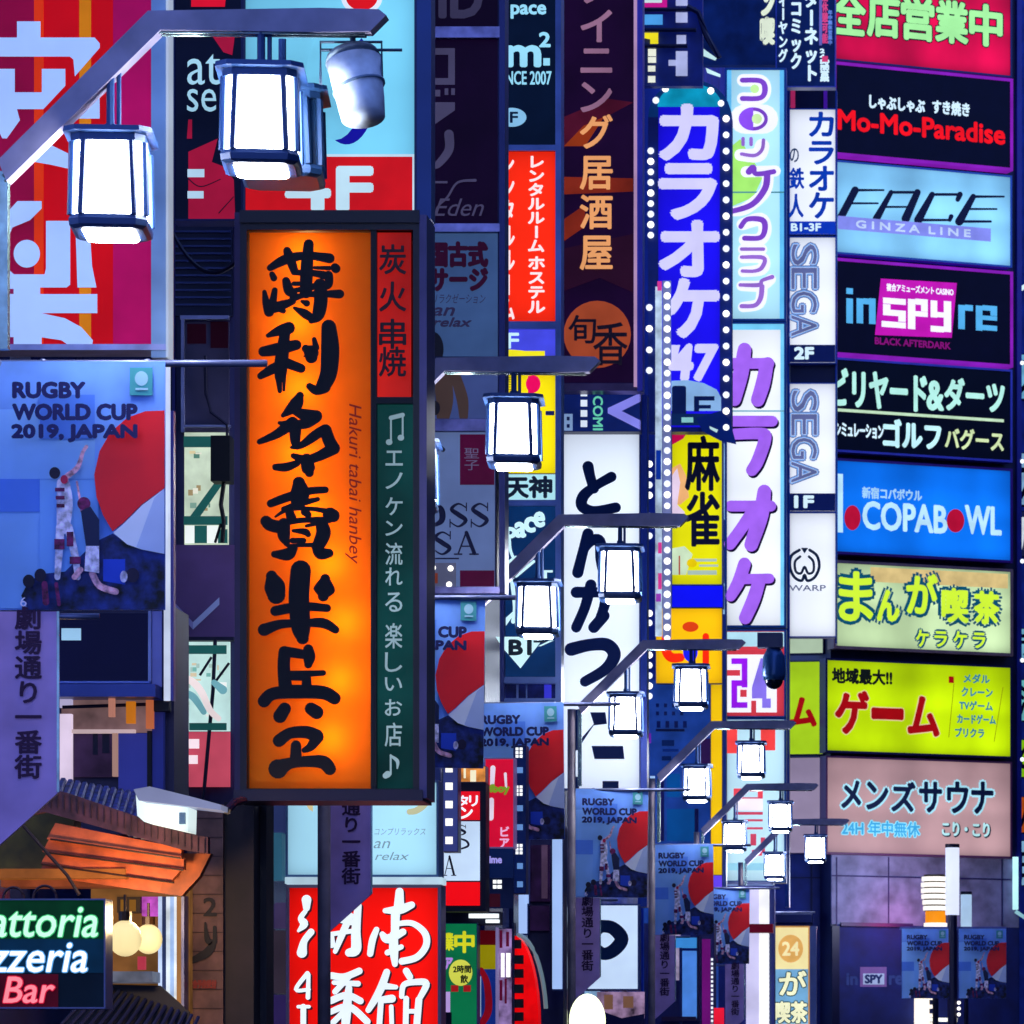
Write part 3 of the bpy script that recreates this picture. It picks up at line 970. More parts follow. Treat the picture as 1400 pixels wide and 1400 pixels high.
s.box((768, 525, 871, 535), -.05, .25, M('6A5070', rough=.3, metal=.5, var=.4), 'bottom_rail')
s.box((763, -60, 769, 540), -.05, .25, M('5060A0', rough=.3, metal=.4), 'side_post')

s = S('sign', 'small navy sign with lilac chevron above the white kana sign', 'sign', 57.5, (768, 536, 875, 590))
s.case((768, 536, 875, 590), M('14287A', e=.6, var=.3), .5, DARK)
s.poly([(876, 537), (876, 549), (850, 562), (876, 575), (876, 588), (831, 565), (831, 558)], M('8C8CF8', e=.85), 'chevron')
s.text('COMI', (811, 542, 824, 588), M('70E0C0', e=.8), rot=90, bold=.5)
s.rects([(771, 566, 783, 589)], M('9CC0F8', e=.6), 'window')
s.rects([(775, 570, 779, 575), (775, 580, 779, 585)], NAVY, 'window')
s.rects([(794, 533 + 14 * i, 803, 542 + 14 * i) for i in range(4)], M('E0ECFF', e=1), 'light_square')

# ---- white kana sign
s = S('sign', 'tall white lit sign with dark blue brush kana', 'sign', 58, (766, 592, 875, 1078))
s.case((766, 592, 874, 1078), M('E0ECFF', e=1.12, var=.12, scale=.9, sample=True), 1, M('3A5AB0'), .3)
s.box((876, 540, 885, 1240), -.05, .25, M('1C3A98', rough=.35, metal=.3), 'side_post')
KB = M('0C2C7A', e=.12, rough=.6)
s.brush([[(804, 638, 12), (807, 652, 11), (812, 668, 11)], [(836, 652, 11), (815, 664, 10), (798, 678, 12), (796, 692, 12), (812, 699, 11), (842, 694, 11)]], KB, 'lettering', scale=1.3)
s.brush([[(804, 730, 12), (797, 755, 11), (790, 783, 12)], [(796, 755, 9), (808, 740, 11), (820, 740, 12), (822, 765, 12), (826, 782, 10), (838, 778, 10)]], KB, 'lettering', scale=1.3)
s.brush([[(788, 810, 12), (815, 810, 11), (828, 812, 12), (826, 830, 11), (818, 850, 9)], [(808, 800, 12), (800, 830, 11), (788, 858, 11)], [(826, 842, 12), (812, 858, 12)]], KB, 'lettering', scale=1.3)
s.brush([[(781, 888, 14), (806, 882, 13), (830, 882, 14), (840, 896, 14), (828, 915, 12), (800, 932, 11)]], KB, 'lettering', scale=1.3)
s.rects([(786, 970, 791, 1026)], KB, 'lettering')
s.poly([(812, 990), (807, 974), (828, 974), (830, 990), (812, 992), (792, 1022), (786, 1028), (786, 1020)], KB, 'lettering')
s.poly([(809, 1020), (852, 1020), (854, 1038), (813, 1038)], KB, 'lettering')
s.rects([(824, 1068, 846, 1078), (784, 1062, 792, 1078), (855, 968, 872, 990)], KB, 'lettering')

s = S('sign', 'white lit sign with half a dark blue ring, low behind a lamp pole', 'sign', 62, (818, 1236, 873, 1354))
s.case((800, 1238, 872, 1352), M('C8E0FF', e=1, var=.18, scale=1), 2.2, M('1A4A9A'), .3)
s.brush([[(822, 1266, 17), (838, 1269, 18), (850, 1284, 19), (838, 1300, 18), (822, 1303, 17), (806, 1284, 17), (822, 1266, 17)]], M('083078', e=.1), 'ring')

# ================================================================ karaoke sign with bulbs
KY = 84
s = S('sign', 'tall blue sign with pale katakana, number 47 and rows of white bulbs', 'sign', KY, (900, 120, 986, 604))
BL = M('1C10F0', e=.95, var=.25, scale=.8, sample=True)
s.box((886, 160, 1000, 590), .02, .4, M('14308A', rough=.4, var=.3), 'cabinet')
MB().prism([s.P(943 + 57 * math.cos(R(a)), 160 - 52 * math.sin(R(a))) for a in range(0, 181, 12)], .02, .38).build('arched_top', M('1450A8', rough=.4, e=.25), s.root)
s.panel((900, 146, 984, 584), BL)
s.disc(943, 146, 44, 32, M('0CA0C8', e=.85, var=.3), 'arch_top', a0=0, a1=180)
LV = M('D8D4FC', e=.95, var=.06)
for ch, y0, y1, x0, x1 in (('カ', 146, 216, 904, 979), ('ラ', 227, 297, 904, 977), ('オ', 305, 375, 904, 980), ('ケ', 384, 459, 912, 980)):
    s.text(ch, (x0, y0, x1, y1), LV, bold=4.2)
s.text('47', (917, 473, 980, 519), LV, bold=3.2, shear=.12)
s.poly([(918, 472), (930, 472), (926, 490), (918, 495)], LV, 'lettering')
s.poly([(918, 521), (940, 520), (962, 524), (980, 533), (986, 544), (986, 562), (918, 562)], M('8CB8E8', e=.9), 'floor_plate')
s.text('1', (921, 530, 936, 568), M('122A78', e=.3), bold=2.2)
s.rects([(949, 542, 956, 563), (956, 542, 977, 548), (956, 554, 972, 559)], M('122A78', e=.3), 'lettering')
s.rects([(918, 566, 988, 582)], M('123878', e=.4), 'floor_plate')
s.rects([(932, 571, 948, 578)], M('90D8D8', e=.8), 'lettering')
s.poly([(952, 572), (986, 562), (998, 575), (1007, 608), (985, 603), (960, 590)], M('0C2C90', e=.35), 'flag')
s.poly([(970, 583), (982, 588), (980, 592), (971, 587)], M('C8F0F0', e=.8), 'flag_mark')
s.box((906, 384, 917.5, 872), -.02, .02, M('8C98D8', e=.55, var=.3), 'bulb_strip')
s.box((896, 392, 905, 870), -.01, .02, M('C8E0F8', e=.8, var=.4, scale=4), 'light_strip')
s.rects([(899, 385, 905, 398), (900, 742, 905, 757), (900, 784, 905, 806)], M('E03C98', e=.9), 'pink_block')
s.rects([(897, 812, 904, 823)], M('A040C0', e=.8), 'pink_block')
s.rects([(897, 616, 904, 656)], M('0C38B0', e=.7), 'blue_block')
pts = [(910, 122), (930, 115), (952, 115), (972, 125), (986, 142), (897, 138)]
pts += [(993, 163 + 22.2 * i) for i in range(20)]
pts += [(890, 207 + 14.4 * i) for i in range(9)] + [(888, 421), (888, 450), (888, 479), (888, 507)]
pts += [(888, 635 + 14.2 * i) for i in range(4)] + [(888, 706), (888, 733), (888, 839), (888, 852)] + [(888, 882 + 14 * i) for i in range(6)]
pts += [(912.5, 390 + 15.1 * i) for i in range(33)]
s.bulbs(pts[::3], 4.7)
s.bulbs(pts[1::3], 4.4, M('F4F8FF', e=1.4, var=.1))
s.bulbs(pts[2::3], 4.6, M('E8F0FF', e=1.25, var=.15))

s = S('sign', 'row of square bulbs and boxed katakana on the dark lattice above the bulb sign', 'sign', 83, (880, -40, 950, 112))
s.box((880, -60, 960, 116), .1, .3, M('16308C', rough=.4, var=.3), 'backing')
LVD = M('C0C8F8', e=.75, var=.2)
s.rects([(924, -10, 940, 8), (924, 17, 940, 31), (925, 48, 938, 63), (924, 70, 940, 104), (914, 82, 926, 90)], LVD, 'light_square')
s.rects([(880, 20, 906, 34)], M('50A8F0', e=.8), 'light_square')
s.rects([(886, 67, 897, 77), (886, 78, 897, 86), (886, 90, 896, 98), (886, 104, 896, 113)], M('F0F4E0', e=1), 'light_square')
s.poly([(879, 45), (900, 45), (900, 62), (889, 62), (889, 54), (879, 52)], M('F0E020', e=1), 'arrow')
s.rects([(879, -8, 912, 11)], M('D01890', e=.9), 'pink_block')
s.rects([(879, -8, 905, 4)], M('D8F0F0', e=.9), 'pink_block')
b = MB()
for y in (14, 42, 64):
    b.tube([(s.u(878), -.06, s.z(y)), (s.u(952 if y < 60 else 940), -.06, s.z(y))], 3 * s.k, 6)
b.tube([(s.u(940), -.06, s.z(10)), (s.u(955), -.06, s.z(18)), (s.u(966), -.06, s.z(50)), (s.u(984), -.06, s.z(80))], 4 * s.k, 6)
b.build('lattice', M('080C3C', rough=.5), s.root)
s.poly([(962, 67), (980, 80), (978, 83), (962, 77)], M('D0F8F8', e=.9), 'light_square')
s.poly([(965, 93), (985, 102), (985, 106), (967, 100)], M('D0F8F8', e=.9), 'light_square')

# mahjong sign
s = S('sign', 'yellow mahjong sign with two dark kanji and a pale portrait patch', 'sign', 85, (919, 584, 988, 800))
s.case((919, 586, 987, 799), M('E8E404', e=.98, var=.12, scale=1.4, sample=True), 1.2, M('3A60B0'), .3)
s.poly([(919, 586), (944, 584), (934, 600), (919, 608)], M('C00C50', e=.9), 'corner')
s.poly([(919, 640), (930, 634), (938, 650), (942, 680), (930, 690), (919, 690)], M('F8B878', e=.95), 'portrait')
s.poly([(919, 650), (926, 640), (930, 660), (926, 690), (936, 700), (934, 714), (919, 706)], M('F0D8F0', e=.95), 'portrait')
s.rects([(919, 704, 932, 712)], M('D8D0F8', e=.9), 'portrait')
MJ = M('08103C', rough=.6)
s.text('麻', (938, 597, 983, 670), MJ, bold=1.7)
s.text('雀', (937, 674, 983, 746), MJ, bold=1.7)
s.poly([(919, 750), (936, 747), (947, 758), (938, 786), (919, 786)], M('D8F0C8', e=.9, var=.2), 'notice')
s.rects([(946, 764, 980, 768), (940, 780, 980, 786), (956, 772, 982, 775)], M('B8D0C0', e=.85), 'notice_line')
s.disc(946, 770, 7, 6, M('E8C800', e=1), 'notice_dot')
s.rects([(928, 760, 930, 786)], M('C05040', e=.8), 'notice_line')
s = S('sign', 'plain deep blue lightbox between yellow mahjong sign and amber sign', 'sign', 85, (919, 800, 988, 830))
s.case((919, 801, 988, 830), M('0C10F4', e=1, var=.1), 1, M('2A50B0'), .3)
s = S('sign', 'amber sign with red letter U and blue dot behind a lantern', 'sign', 85, (897, 831, 988, 934))
AMB = M('FFC408', e=1, var=.1, scale=1, sample=True)
s.panel((897, 832, 987, 934), AMB)
s.box((897, 832, 987, 934), .012, .3, DARK, 'cabinet')
s.brush([[(911, 872, 13), (911, 890, 13), (918, 899, 13), (930, 899, 12)], [(965, 870, 9), (965, 905, 9)]], M('FF2A08', e=1), 'lettering')
s.disc(944, 857, 11, 7, M('E04010', e=1), 'lettering')
s.disc(944, 891, 10, 14, M('1A20F0', e=1), 'dot')
s = S('sign', 'narrow yellow vertical light strip ending in violet, left of the 24 sign', 'sign', 85, (972, 936, 988, 1224))
s.panel((972, 936, 987, 1196), M('F4C408', e=1, var=.12, scale=1, sample=True))
s.panel((972, 1197, 987, 1224), M('6A48F8', e=.9))
s.box((971, 936, 988, 1224), .012, .2, DARK, 'cabinet')
s.box((988, 840, 993, 1230), -.04, .25, M('2A4CA0', rough=.35, metal=.3), 'side_post')

# blue far facade with lit grid windows
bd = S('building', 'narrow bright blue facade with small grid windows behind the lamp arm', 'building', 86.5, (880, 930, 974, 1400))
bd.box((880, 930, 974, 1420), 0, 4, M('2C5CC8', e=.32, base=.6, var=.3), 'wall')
for r in ([(897 + 11 * i, 962 + 11 * j, 901 + 11 * i, 967 + 11 * j) for i in range(4) for j in range(2)] + [(898 + 12 * i, 986, 903 + 12 * i, 995) for i in range(4)]):
    bd.box(r, -.03, 0, M('16348C', rough=.2), 'window')
for i, r in enumerate([(905, 1012, 922, 1020), (906, 1024, 928, 1028), (905, 1034, 918, 1040), (912, 1058, 930, 1090), (912, 1106, 954, 1150)]):
    bd.box(r, -.03, 0, M(('0E2C78', '14389C', '0E2C78', '0C6CD0', '0C68C8')[i], e=.4), 'window')
bd.box((876, 1003, 890, 1016), -.1, 0, M('7C20C0', e=.7), 'violet_light')
bd.box((897, 997, 936, 1000), -.08, 0, M('0C2468', rough=.5), 'ledge')
bd.box((903, 1055, 908, 1150), -.08, 0, M('1C1878', rough=.5), 'drainpipe')
bd.box((950, 1106, 955, 1150), -.08, 0, M('1C1878', rough=.5), 'drainpipe')
bd.box((955, 1010, 972, 1045), -.06, 0, M('4A2A78', e=.3), 'panel')
bd.box((890, 1062, 896, 1150), -.2, -.1, M('A8D0FF', e=.9), 'light_strip')

# ================================================================ cyan column
Y = 93
s = S('sign', 'pale cyan lit sign with rounded purple katakana, one drawn as a half filled ball', 'sign', Y, (990, 88, 1075, 437))
CB = M('1C60A8', rough=.35, metal=.2)
s.case((994, 96, 1072, 436), M('B4ECFF', e=1.0, var=.14, scale=.6, sample=True), 3, CB, .35)
s.rects([(994, 96, 1000, 436), (1066, 96, 1072, 436)], M('66C8FC', e=.9), 'edge_tint')
s.poly([(994, 205), (1012, 190), (1030, 220), (1044, 240), (1030, 270), (994, 285)], M('A8F070', e=1), 'green_patch')
s.rects([(994, 262, 1072, 264)], M('58A8B8', e=.6), 'seam')
PU = M('8448D0', e=.85, var=.1)
PL = M('B890E0', e=.9)
WG = M('F4F4FF', e=1.05, var=.03)
OUT = [[(1014, 109, 11), (1038, 110, 11), (1044, 122, 11), (1038, 134, 11), (1014, 135, 11)], [(1016, 278, 12), (1038, 300, 12)]]
s.brush([[(1016, 110, 17), (1040, 111, 17), (1046, 122, 17), (1040, 134, 17), (1016, 135, 17)], [(1018, 163, 40), (1044, 163, 40)], [(1012, 212, 16), (1036, 212, 20), (1042, 200, 20)],
         [(1020, 235, 15), (1060, 234, 15)], [(1050, 236, 16), (1046, 262, 16), (1020, 285, 16), (998, 290, 12)],
         [(1015, 307, 16), (1040, 300, 18), (1046, 315, 18), (1038, 328, 18), (1018, 328, 16)], [(1016, 341, 14), (1042, 341, 14)], [(1016, 353, 14), (1042, 353, 16), (1042, 368, 16), (1016, 372, 14)],
         [(1014, 391, 14), (1040, 391, 15), (1054, 382, 14)], [(1042, 394, 15), (1038, 415, 15), (1016, 420, 14)]], WG, 'letter_glow')  # white outline behind the purple letters
s.brush([[(1015, 110, 7), (1040, 111, 7), (1046, 122, 8), (1040, 134, 7), (1015, 135, 7)], [(1024, 235, 9), (1030, 229, 8), (1034, 238, 7), (1058, 235, 7)], [(1049, 238, 9), (1046, 258, 9), (1028, 280, 8), (998, 290, 7)],
         [(1013, 310, 7), (1022, 300, 7), (1042, 301, 8), (1046, 312, 8), (1040, 325, 7), (1018, 326, 7)]], PU, 'lettering')
s.disc(1030, 163, 20, 16, PU, 'lettering')
s.disc(1030, 163, 15, 11, WG, 'lettering')
s.disc(1030, 163, 20, 16, M('9050F0', e=.95), 'lettering', a0=90, a1=270)
s.brush([[(1016, 190, 5), (1016, 198, 5)], [(1027, 190, 5), (1027, 198, 5)], [(1014, 211, 5), (1032, 213, 5), (1042, 205, 5), (1044, 192, 5)],
         [(1014, 341, 5), (1044, 341, 5)], [(1014, 352, 5), (1044, 353, 6), (1042, 366, 6), (1032, 371, 5), (1015, 371, 5)],
         [(1012, 390, 5), (1038, 390, 6), (1042, 384, 5), (1056, 379, 6)], [(1042, 392, 7), (1040, 408, 7), (1032, 418, 6), (1014, 419, 6)]], M('A070D8', e=.9), 'lettering')
s.disc(1032, 122, 6, 6, M('C8F8A0', e=1), 'green_patch')
s.disc(1035, 163, 7, 7, M('D8FCB0', e=1), 'green_patch')

s = S('sign', 'white lit sign with fat purple katakana, above the 24 sign', 'sign', Y, (990, 442, 1075, 857))
s.case((994, 443, 1072, 855), M('F2F8FF', e=1.05, var=.06, scale=.6, sample=True), 3, CB, .35)
s.rects([(994, 443, 1072, 451), (1067, 451, 1072, 855)], M('78D4FC', e=.95), 'edge_tint')
s.rects([(994, 561, 1072, 563)], M('78B8D0', e=.8), 'seam')
PF = M('A868F4', e=.95, var=.1, scale=4)
SH = M('28105C', e=.15, rough=.6)
FAT = [[(1018, 478, 15), (1013, 510, 17), (1004, 546, 15)], [(998, 497, 12), (1040, 497, 12), (1050, 497, 14)], [(1048, 500, 15), (1043, 525, 16), (1036, 547, 15)],
       [(1000, 576, 12), (1056, 576, 12)], [(1000, 594, 12), (1040, 593, 13), (1046, 600, 14), (1036, 630, 14), (1028, 643, 13)],
       [(1045, 672, 15), (1040, 705, 17), (1027, 745, 15)], [(999, 692, 12), (1054, 692, 12)], [(1028, 702, 14), (1012, 725, 13), (998, 744, 13)],
       [(1018, 771, 14), (1010, 795, 14), (999, 815, 12)], [(1012, 792, 11), (1052, 791, 11)], [(1038, 795, 14), (1030, 820, 15), (1019, 845, 14)]]
s.brush([[(x + 2, y + 3, w_) for x, y, w_ in t] for t in FAT], SH, 'letter_edge', scale=1.25)
s.brush(FAT, PF, 'lettering', scale=1.25)

s = S('sign', 'red sign with white and violet block digits 24', 'sign', Y, (990, 862, 1075, 980))
s.case((994, 863, 1072, 979), M('D83C4C', e=.95, var=.1, sample=True), 3, CB, .35)
s.rects([(994, 864, 1072, 884)], M('B8E8F8', e=.95), 'header')
s.rects([(994, 889, 1048, 895)], M('D83C4C', e=.9), 'header')
s.rects([(994, 895, 1062, 974)], WG, 'digit_ground')
s.rects([(1000, 900, 1022, 908), (1014, 908, 1022, 940), (1000, 930, 1008, 968), (1000, 930, 1016, 938), (1000, 960, 1022, 968)], M('9C18F0', e=.95), 'lettering')
s.rects([(994, 916, 1012, 924), (1012, 943, 1021, 953)], M('D83C4C', e=.95), 'lettering')
s.poly([(1040, 900), (1048, 900), (1048, 955), (1054, 955), (1054, 968), (1042, 968), (1042, 955), (1028, 955), (1028, 940)], M('8C78F0', e=.95), 'lettering')
s.rects([(1027, 958, 1034, 979)], M('D83C4C', e=.95), 'lettering')
s = S('security_camera', 'dark dome security camera hung from the fourth lamp arm end', 'security camera', 55.3, (1038, 862, 1074, 944))
MB().box(s.u(1036), s.u(1070), -.1, .1, s.z(886), s.z(866)).build('mount', M('34406C', rough=.4), s.root)
b = MB()
b.tube([(s.u(1058), 0, s.z(886)), (s.u(1058), 0, s.z(898)), (s.u(1058), 0, s.z(922)), (s.u(1058), 0, s.z(930))], [9 * s.k, 15 * s.k, 16 * s.k, 14 * s.k], 18)
b.build('housing', M('2C5C98', rough=.3, metal=.3), s.root, True)
g_ = sphere(12.5 * s.k, 16, 10).build('dome', M('060C28', rough=.08), s.root, True)
g_.location = (s.u(1058), 0, s.z(930))

s = S('sign', 'pale cyan lower sign with red blocks and thin red lines', 'sign', Y, (990, 984, 1075, 1262))
s.case((994, 984, 1072, 1204), M('C4ECFC', e=1, var=.12, scale=.8, sample=True), 3, CB, .35)
s.rects([(994, 992, 1008, 1030), (1040, 990, 1060, 1026)], M('FF4848', e=1), 'block')
s.poly([(1003, 1078), (1043, 1078), (1043, 1090), (1036, 1090), (1036, 1082), (1016, 1082), (1016, 1100), (1003, 1102)], M('F04858', e=1), 'lettering')
s.rects([(1016, 1090, 1043, 1092), (1004, 1110, 1043, 1114), (1018, 1120, 1043, 1123), (1018, 1131, 1043, 1134), (1026, 1140, 1034, 1156), (1040, 1145, 1046, 1166)], M('D84868', e=.9), 'lettering')
s.rects([(1003, 1092, 1043, 1108)], M('FCF0FF', e=1.05), 'lettering')
s.rects([(1028, 1162, 1042, 1170)], M('F05060', e=.9), 'block')
s.rects([(994, 1180, 1072, 1190)], M('9CDCF4', e=.9), 'band')
s.box((994, 1208, 1056, 1262), -.1, .2, M('98B4F0', e=.85, var=.3, scale=2), 'lower_window')
s.box((1017, 1208, 1021, 1262), -.14, -.1, M('40609C', rough=.4), 'mullion')
s.box((1036, 1214, 1045, 1262), -.14, -.1, M('3C2C7C', rough=.4), 'mullion')
s.box((1037, 1240, 1043, 1258), -.16, -.14, M('FFF4E8', e=1.2), 'lamp_tube')
s.box((990, 1206, 1058, 1210), -.2, .2, SILVER, 'ledge')

# ================================================================ narrow tower column of white game-centre panels
Y = 101
s = S('sign', 'navy sign with rows of tiny white vertical katakana, top right of the cyan sign', 'sign', 98, (1036, -60, 1143, 121))
s.case((1062, -60, 1141, 118), M('0C2468', e=.6, var=.3), 1.5, M('4C60C8', rough=.3), .3)
s.box((960, -60, 1062, 88), .05, .3, M('0E2C7C', e=.35, var=.4, scale=2), 'backing')
TW = M('D8F4FF', e=.98, var=.05)
s.text('インターネット', (1099, -64, 1119, 113), TW, v=True, bold=1.1)
s.text('完備＆コミック', (1080, -72, 1097, 96), TW, v=True, bold=1)
s.text('パーティーヤング', (1064, -66, 1077, 86), TW, v=True, bold=.7)
s.box((1120, -60, 1124, 62), -.02, 0, M('7878D8', e=.6), 'divider')
s.text('ご宿泊休憩可能', (1124, -40, 1132, 60), M('E04888', e=.85), v=True, bold=.5)
s.text('年中無休営業中', (1132, 14, 1138, 62), M('6C90E8', e=.8), v=True, bold=.3)
s.text('24時間営業', (1121, 66, 1134, 112), TW, v=True, bold=.6)
s.rects([(1124, 77, 1132, 85)], M('D83C78', e=.9), 'red_mark')
s.text('マン喫', (1040, -50, 1058, 62), M('E8F4D8', e=.95), v=True, bold=2.4)
s = S('bracket', 'short crimson and violet bar piece below the navy katakana sign', 'bracket', Y, (1080, 121, 1136, 149))
s.box((1080, 121, 1142, 149), .05, .3, M('0C123C', rough=.4), 'backing')
s.box((1081, 121, 1087, 147), -.03, .05, M('B02860', e=.8), 'neon_bar')
s.box((1126, 121, 1131, 149), -.03, .05, M('4418A0', e=.7), 'neon_bar')

WP = M('EEF4FF', e=1.02, var=.06, scale=.8, sample=True)
BF = M('2C64C8', rough=.35, metal=.2)
NV = M('10206A', e=.5)
s = S('sign', 'white sign with two columns of blue characters, top of the white column', 'sign', Y, (1079, 150, 1143, 321))
s.case((1080, 150, 1142, 320), WP, 1.5, BF, .3)
KBL = M('0C48D0', e=.6)
for i, ch in enumerate('カラオケ'):
    y0 = (154, 194, 228, 264)[i]
    s.text(ch, (1107, y0, 1139, y0 + (32, 30, 32, 34)[i]), KBL, bold=1.3)
s.text('の', (1080, 203, 1092, 222), M('2C5088', e=.4), bold=.3)
s.text('鉄', (1080, 230, 1099, 258), KBL, bold=.8)
s.text('人', (1079, 266, 1098, 297), KBL, bold=1)
s.rects([(1080, 303, 1142, 320)], M('0C3CC8', e=.8), 'band')
s.text('B1-3F', (1082, 306, 1122, 316), TW, bold=.6)

GS = M('7CB0F4', e=.85)
GE = M('7884C0', e=.55)
for (y0, y1, fl, lab) in ((324, 496, '2F', 'white sign with outlined grey-blue letters reading down, floor 2F'), (524, 699, '1F', 'white sign with outlined grey-blue letters reading down, floor 1F')):
    s = S('sign', lab, 'sign', Y, (1079, y0, 1143, y1), 'game centre floor signs')
    s.case((1080, y0 + 1, 1142, y1), WP, 1.5, BF, .3)
    for i, ch in enumerate('SEGA'):
        q = (1082, y0 + 10 + i * 32.5, 1117, y0 + 39 + i * 32.5)
        s.text(ch, q, GE, rot=90, bold=3.4)
        s.text(ch, q, GS, rot=90, bold=2.2)
        s.text(ch, q, M('DCE8FF', e=.95), rot=90, bold=.5)
        s.text(ch, q, GE, rot=90)
    s.rects([(1080, y1 - 24, 1142, y1)], NV, 'band')
    s.text(fl, (1087, y1 - 20, 1112, y1 - 5), TW, bold=1.2)
s = S('sign', 'white sign with round double W emblem, foot of the white column', 'sign', Y, (1079, 701, 1143, 871))
s.case((1080, 702, 1142, 870), WP, 1.5, BF, .3)
EM = M('1C3868', e=.2)
s.brush([[(1093, 752, 4), (1082, 760, 4), (1080, 775, 4), (1086, 789, 4), (1096, 794, 4), (1100, 786, 4), (1104, 794, 4), (1114, 789, 4), (1120, 775, 4), (1117, 760, 4), (1107, 752, 4)],
         [(1094, 761, 3.5), (1087, 768, 3.5), (1088, 781, 3.5), (1095, 784, 3.5), (1100, 775, 3.5), (1105, 784, 3.5), (1112, 781, 3.5), (1112, 768, 3.5), (1106, 761, 3.5)]], EM, 'emblem')
s.poly([(1095, 749), (1105, 749), (1100, 757)], EM, 'emblem')
s.text('WARP', (1079, 800, 1129, 808), M('7880A8', e=.5), bold=.2)
s = S('sign_tower', 'blue steel post frame carrying the white column of signs', 'sign tower', Y + .1, (1074, -60, 1080, 1240))
s.box((1073, 122, 1079, 1240), -.02, .4, M('1848A8', rough=.35, metal=.2), 'post')
s.box((1142, 122, 1144, 880), -.02, .4, M('1848A8', rough=.35, metal=.2), 'post')
s.box((1080, 498, 1142, 523), .1, .3, M('10184C', rough=.4), 'gap_plate')

# ================================================================ the sign tower at the end of the street
TY, TH = 115, 25
tw = S('building', 'dark tower on the corner, its front stacked with wide lit signs', 'building', TY + .4, (1128, -80, 1386, 1560), theta=TH)
u0, u1 = tw.u(1130), tw.u(1388)
MB().box(u0, u1, .0, 9, -1, tw.z(-120)).build('wall', M('0C1848', rough=.5, var=.3), tw.root)
MB().box(u1 - .1, u1 + .02, -.1, 0, tw.z(1250), tw.z(-120)).build('corner_strip', M('2A2E90', rough=.4), tw.root)
PW = M('74789C', rough=.85, var=.4, scale=2.2)
tw.box((1130, 1172, 1386, 1266), -.06, 0, PW, 'lower_wall')
tw.box((1130, 1199, 1376, 1201), -.075, -.06, M('241C58', rough=.6), 'panel_joint')
for x in (1136, 1207, 1285, 1362):
    tw.box((x, 1172, x + 1.6, 1266), -.075, -.06, M('241C58', rough=.6), 'panel_joint')
tw.box((1138, 1264, 1386, 1560), -.05, 0, M('0C2064', rough=.8, var=.3), 'entrance_wall')
tw.box((1130, 1266, 1140, 1560), -.1, 0, M('06103A', rough=.4), 'entrance_post')
tw.box((1142, 1262, 1240, 1267), -.12, -.05, M('2A1850', rough=.4), 'lintel')
tw.box((1242, 1362, 1258, 1410), -.3, -.1, M('FFF4E4', e=1.2), 'lit_frame')
for i in range(4):
    tw.box((1258, 1362 + 12 * i, 1266, 1367 + 12 * i), -.3, -.1, M('FFF4E4', e=1.2), 'lit_slat')
tw.box((1255, 1392, 1295, 1397), -.35, -.3, M('FFFFF0', e=1.2), 'lit_slat')
tw.box((1376, 1172, 1382, 1244), -.2, -.12, M('B8F0F4', e=1.1), 'light_strip')
MB().tube([(tw.u(1378), -.2, tw.z(1244)), (tw.u(1400), -.4, tw.z(1262))], .05, 6).build('handrail', M('A8E8F0', e=.6), tw.root)
for y in (500, 634, 770, 905, 1040):
    o = sphere(3 * tw.k, 8, 6).build('corner_lamp', M('F0F8FF', e=1.5), tw.root, True)
    o.location = (tw.u(1380), -.5, tw.z(y, tw.u(1380)))


def tsign(label, y0, y1, face, x0=1143, x1=1381, frame=None, w_=2.5, t=.35):
    s = S('sign', label, 'sign', TY, (x0, y0, x1, y1), 'stacked signs on the corner tower', TH)
    # the sign hangs on the same turned wall: share the tower's plane
    s.X, s.Y = TWX, TY
    s.root.location = (TWX, TY, s.Z)
    s.case((x0, y0, x1, y1), face, w_, frame or M('2A2466', rough=.4), t)
    return s


TWX = at((1143 + 1381) / 2, 0, TY)[0]
tw.root.location = (TWX + .17 * 0, TY + .42, tw.Z)
NEON = M('8C1CB8', e=.9, var=.25, scale=1)
s = tsign('red tower sign with pale green outlined kanji, top right', -60, 92, M('D80848', e=.9, var=.6, scale=.7, sample=True))
GR = M('A8F49C', e=.98, var=.08)
for i, ch in enumerate('全店営業中'):
    q = (1140 + i * 46.5, -12 + i * 5, 1182 + i * 46.5, 46 + i * 4)
    s.text(ch, q, M('280818', rough=.6), bold=4.0)
    s.text(ch, q, GR, bold=2.2)
s = tsign('black tower sign framed in violet neon, white kana over red latin letters', 100, 219, M('050A30', e=.4), frame=NEON, w_=4)
s.text('しゃぶしゃぶ', (1189, 134, 1264, 151), TW, bold=.9)
s.text('すき焼き', (1275, 139, 1325, 157), TW, bold=.8)
s.text('Mo-Mo-Paradise', (1146, 161, 1373, 187), M('F80C18', e=1), bold=1.2)
s = tsign('pale blue tower sign with black slanted racing letters', 232, 354, M('8CD4FC', e=.95, var=.4, scale=.8, sample=True), frame=M('3C74C8', rough=.4))
FB = M('06103C', rough=.6)
